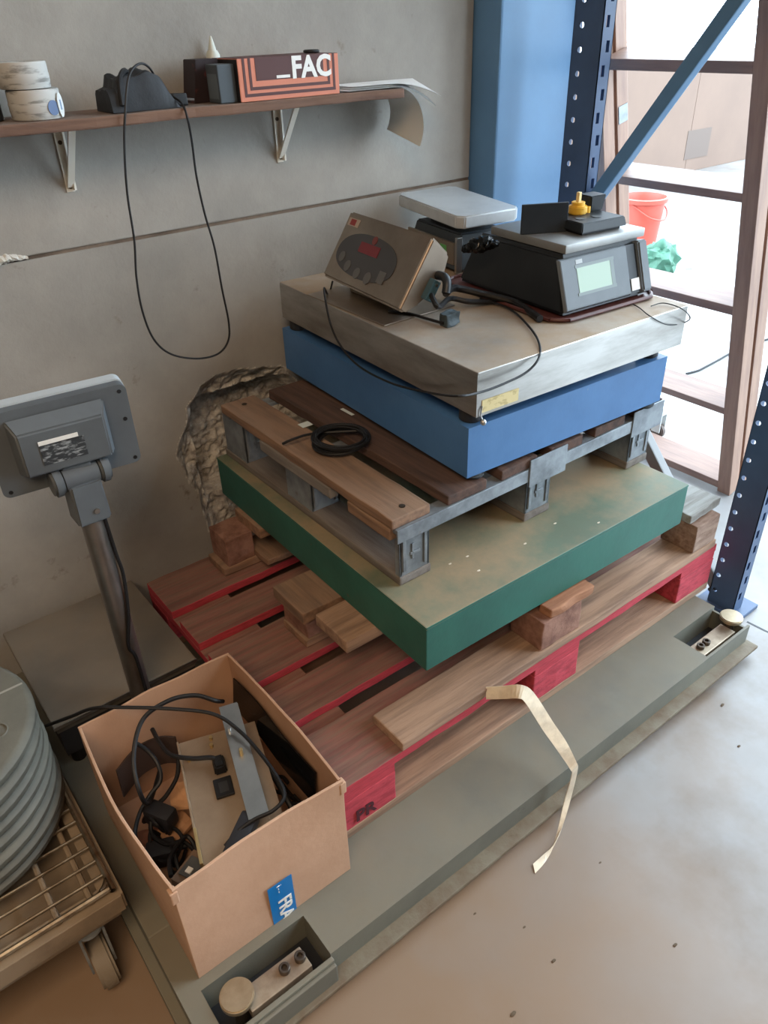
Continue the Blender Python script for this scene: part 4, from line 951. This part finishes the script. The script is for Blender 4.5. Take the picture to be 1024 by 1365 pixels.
P('terminal', box(-.012, -.002, -.006, .004, .040, .043), white, t)
pts = [Vector((-.020, .31, .255)), Vector((-.018, .22, .26)), Vector((-.020, .12, .252)), Vector((-.018, .02, .25))]
b_ = BM(); ribbon(b_, pts, [Vector((.006, .002, .035))] * 4, .003)
tag(obj('black_film_bag', b_, mat('glossy_black_film', (14, 16, 18), .12), smooth=True), 'black plastic film tucked along the far inner side of the box', 'film')
b_ = BM(); ribbon(b_, [on(*p) for p in ((160, 1045, 'z', .2), (185, 1015, 'z', .215), (215, 1000, 'z', .22), (238, 1000, 'z', .22))], [Vector((.002, .006, .03))] * 4, .004)
tag(obj('dark_strap', b_, mat('dark_brown_film', (60, 48, 44), .4), smooth=True), 'dark brown curved flap of plastic at the far left inside the box', 'film')
for k, (px, py, z, rz, col) in enumerate(((235, 1105, .12, .3, (186, 140, 104)), (200, 1120, .105, -.5, (150, 104, 86)), (245, 1060, .15, 1.0, (196, 150, 112)), (345, 1130, .17, .2, (176, 132, 100)))):
    t, c = small('card_scrap', px, py, z, 0, 0, .012, card, ('folded brown card scrap beside the boxed indicator', 'dull brown card scrap in the left corner of the box', 'pale card scrap wedged beside the boxed indicator', 'card scrap under the near end of the boxed indicator')[k], 'card', rz)
    b_ = box(-.03, .03, -.022, .022, 0, .012, bev=.003); bmesh.ops.subdivide_edges(b_, edges=b_.edges, cuts=3, use_grid_fill=True)
    for v in b_.verts: v.co += mnoise.noise_vector(v.co * 40 + Vector((k, 0, 0))) * .006
    P('card_body', b_, mat('scrap_%d' % k, col, .9), t)
t, c = small('pink_label', 342, 1045, .23, 0, 0, .002, card, 'small pinkish label beside the steel strip in the box', 'label', .2)
P('label_sheet', box(-.008, .008, -.015, .015, 0, .0015), mat('pink_print', (214, 120, 104), .6), t); P('label_print', box(-.005, .005, -.004, .004, .0015, .0018), white, t)
t, c = small('paper_scrap', 283, 1152, .215, 0, 0, .002, card, 'torn white paper scrap at the near end of the boxed indicator', 'paper', .5)
P('scrap_sheet', prism(BM(), [(-.016, -.008), (.014, -.010), (.018, .002), (.002, .012), (-.010, .006)], 0, .001, 'z'), paper, t)

# ------------------------------------------------------------------ loose packing strap
pp = [on(648, 924, 'y', -.004), on(672, 923, 'y', -.03), on(693, 922, 'y', -.055), on(706, 930, 'y', -.066), on(730, 967, 'y', -.105), on(748, 993, 'y', -.14), on(764, 1020, 'y', -.186), on(766, 1030, 'y', -.188), on(757, 1065, 'y', -.187), on(748, 1100, 'z', .016), on(738, 1128, 'z', .004), on(725, 1145, 'z', .003), on(712, 1158, 'z', .003)]
sd_ = [Vector((.002, .003, .010)), Vector((.002, .004, .010)), Vector((.006, .004, .008)), Vector((.011, .002, .003)), Vector((.011, -.001, .002)), Vector((.010, -.002, .002)), Vector((.007, .0, .003)), Vector((.007, 0, .002)), Vector((.009, .0, .002)), Vector((.007, .0, .003)), Vector((.004, .001, .003)), Vector((.004, .005, .001)), Vector((.004, .006, .001))]
b_ = BM(); ribbon(b_, pp, [v_ * 1.25 for v_ in sd_], .0012, k=4)
tag(obj('packing_strap', b_, strapm), 'pale frayed plastic packing strap hanging from the pallet over the weigh beam', 'strap')
# small litter on the green platform and the floor
def chip(px, py, ax, v, sz, m, label, k, group):
    c = on(px, py, ax, v); b_ = lump((c.x, c.y, v + sz * .25), sz, .5, 2 + k % 3, sub=2, squash=(1.4, .7, .3), floor_z=v + .0003)
    tag(obj('debris_chip', b_, m), label, 'debris', group)
chipd = mat('dark_debris', (92, 78, 62), .9); chipl = mat('light_debris', (214, 204, 186), .9)
for k, (px, py) in enumerate(((699, 1236), (738, 1281), (684, 1352), (633, 1218), (985, 995), (963, 940), (800, 1150), (900, 1260))):
    chip(px, py, 'z', 0, .0022 + .001 * (k % 3), chipd, 'tiny dark chip of debris lying on the concrete floor', k, 'debris chips on the floor')
for k, (px, py) in enumerate(((638, 761), (623, 742), (600, 752), (700, 725), (740, 698), (798, 697))):
    chip(px, py, 'z', ZH, .0028, chipl, 'tiny pale chip lying on the dusty green platform', k, 'pale chips on the green platform')
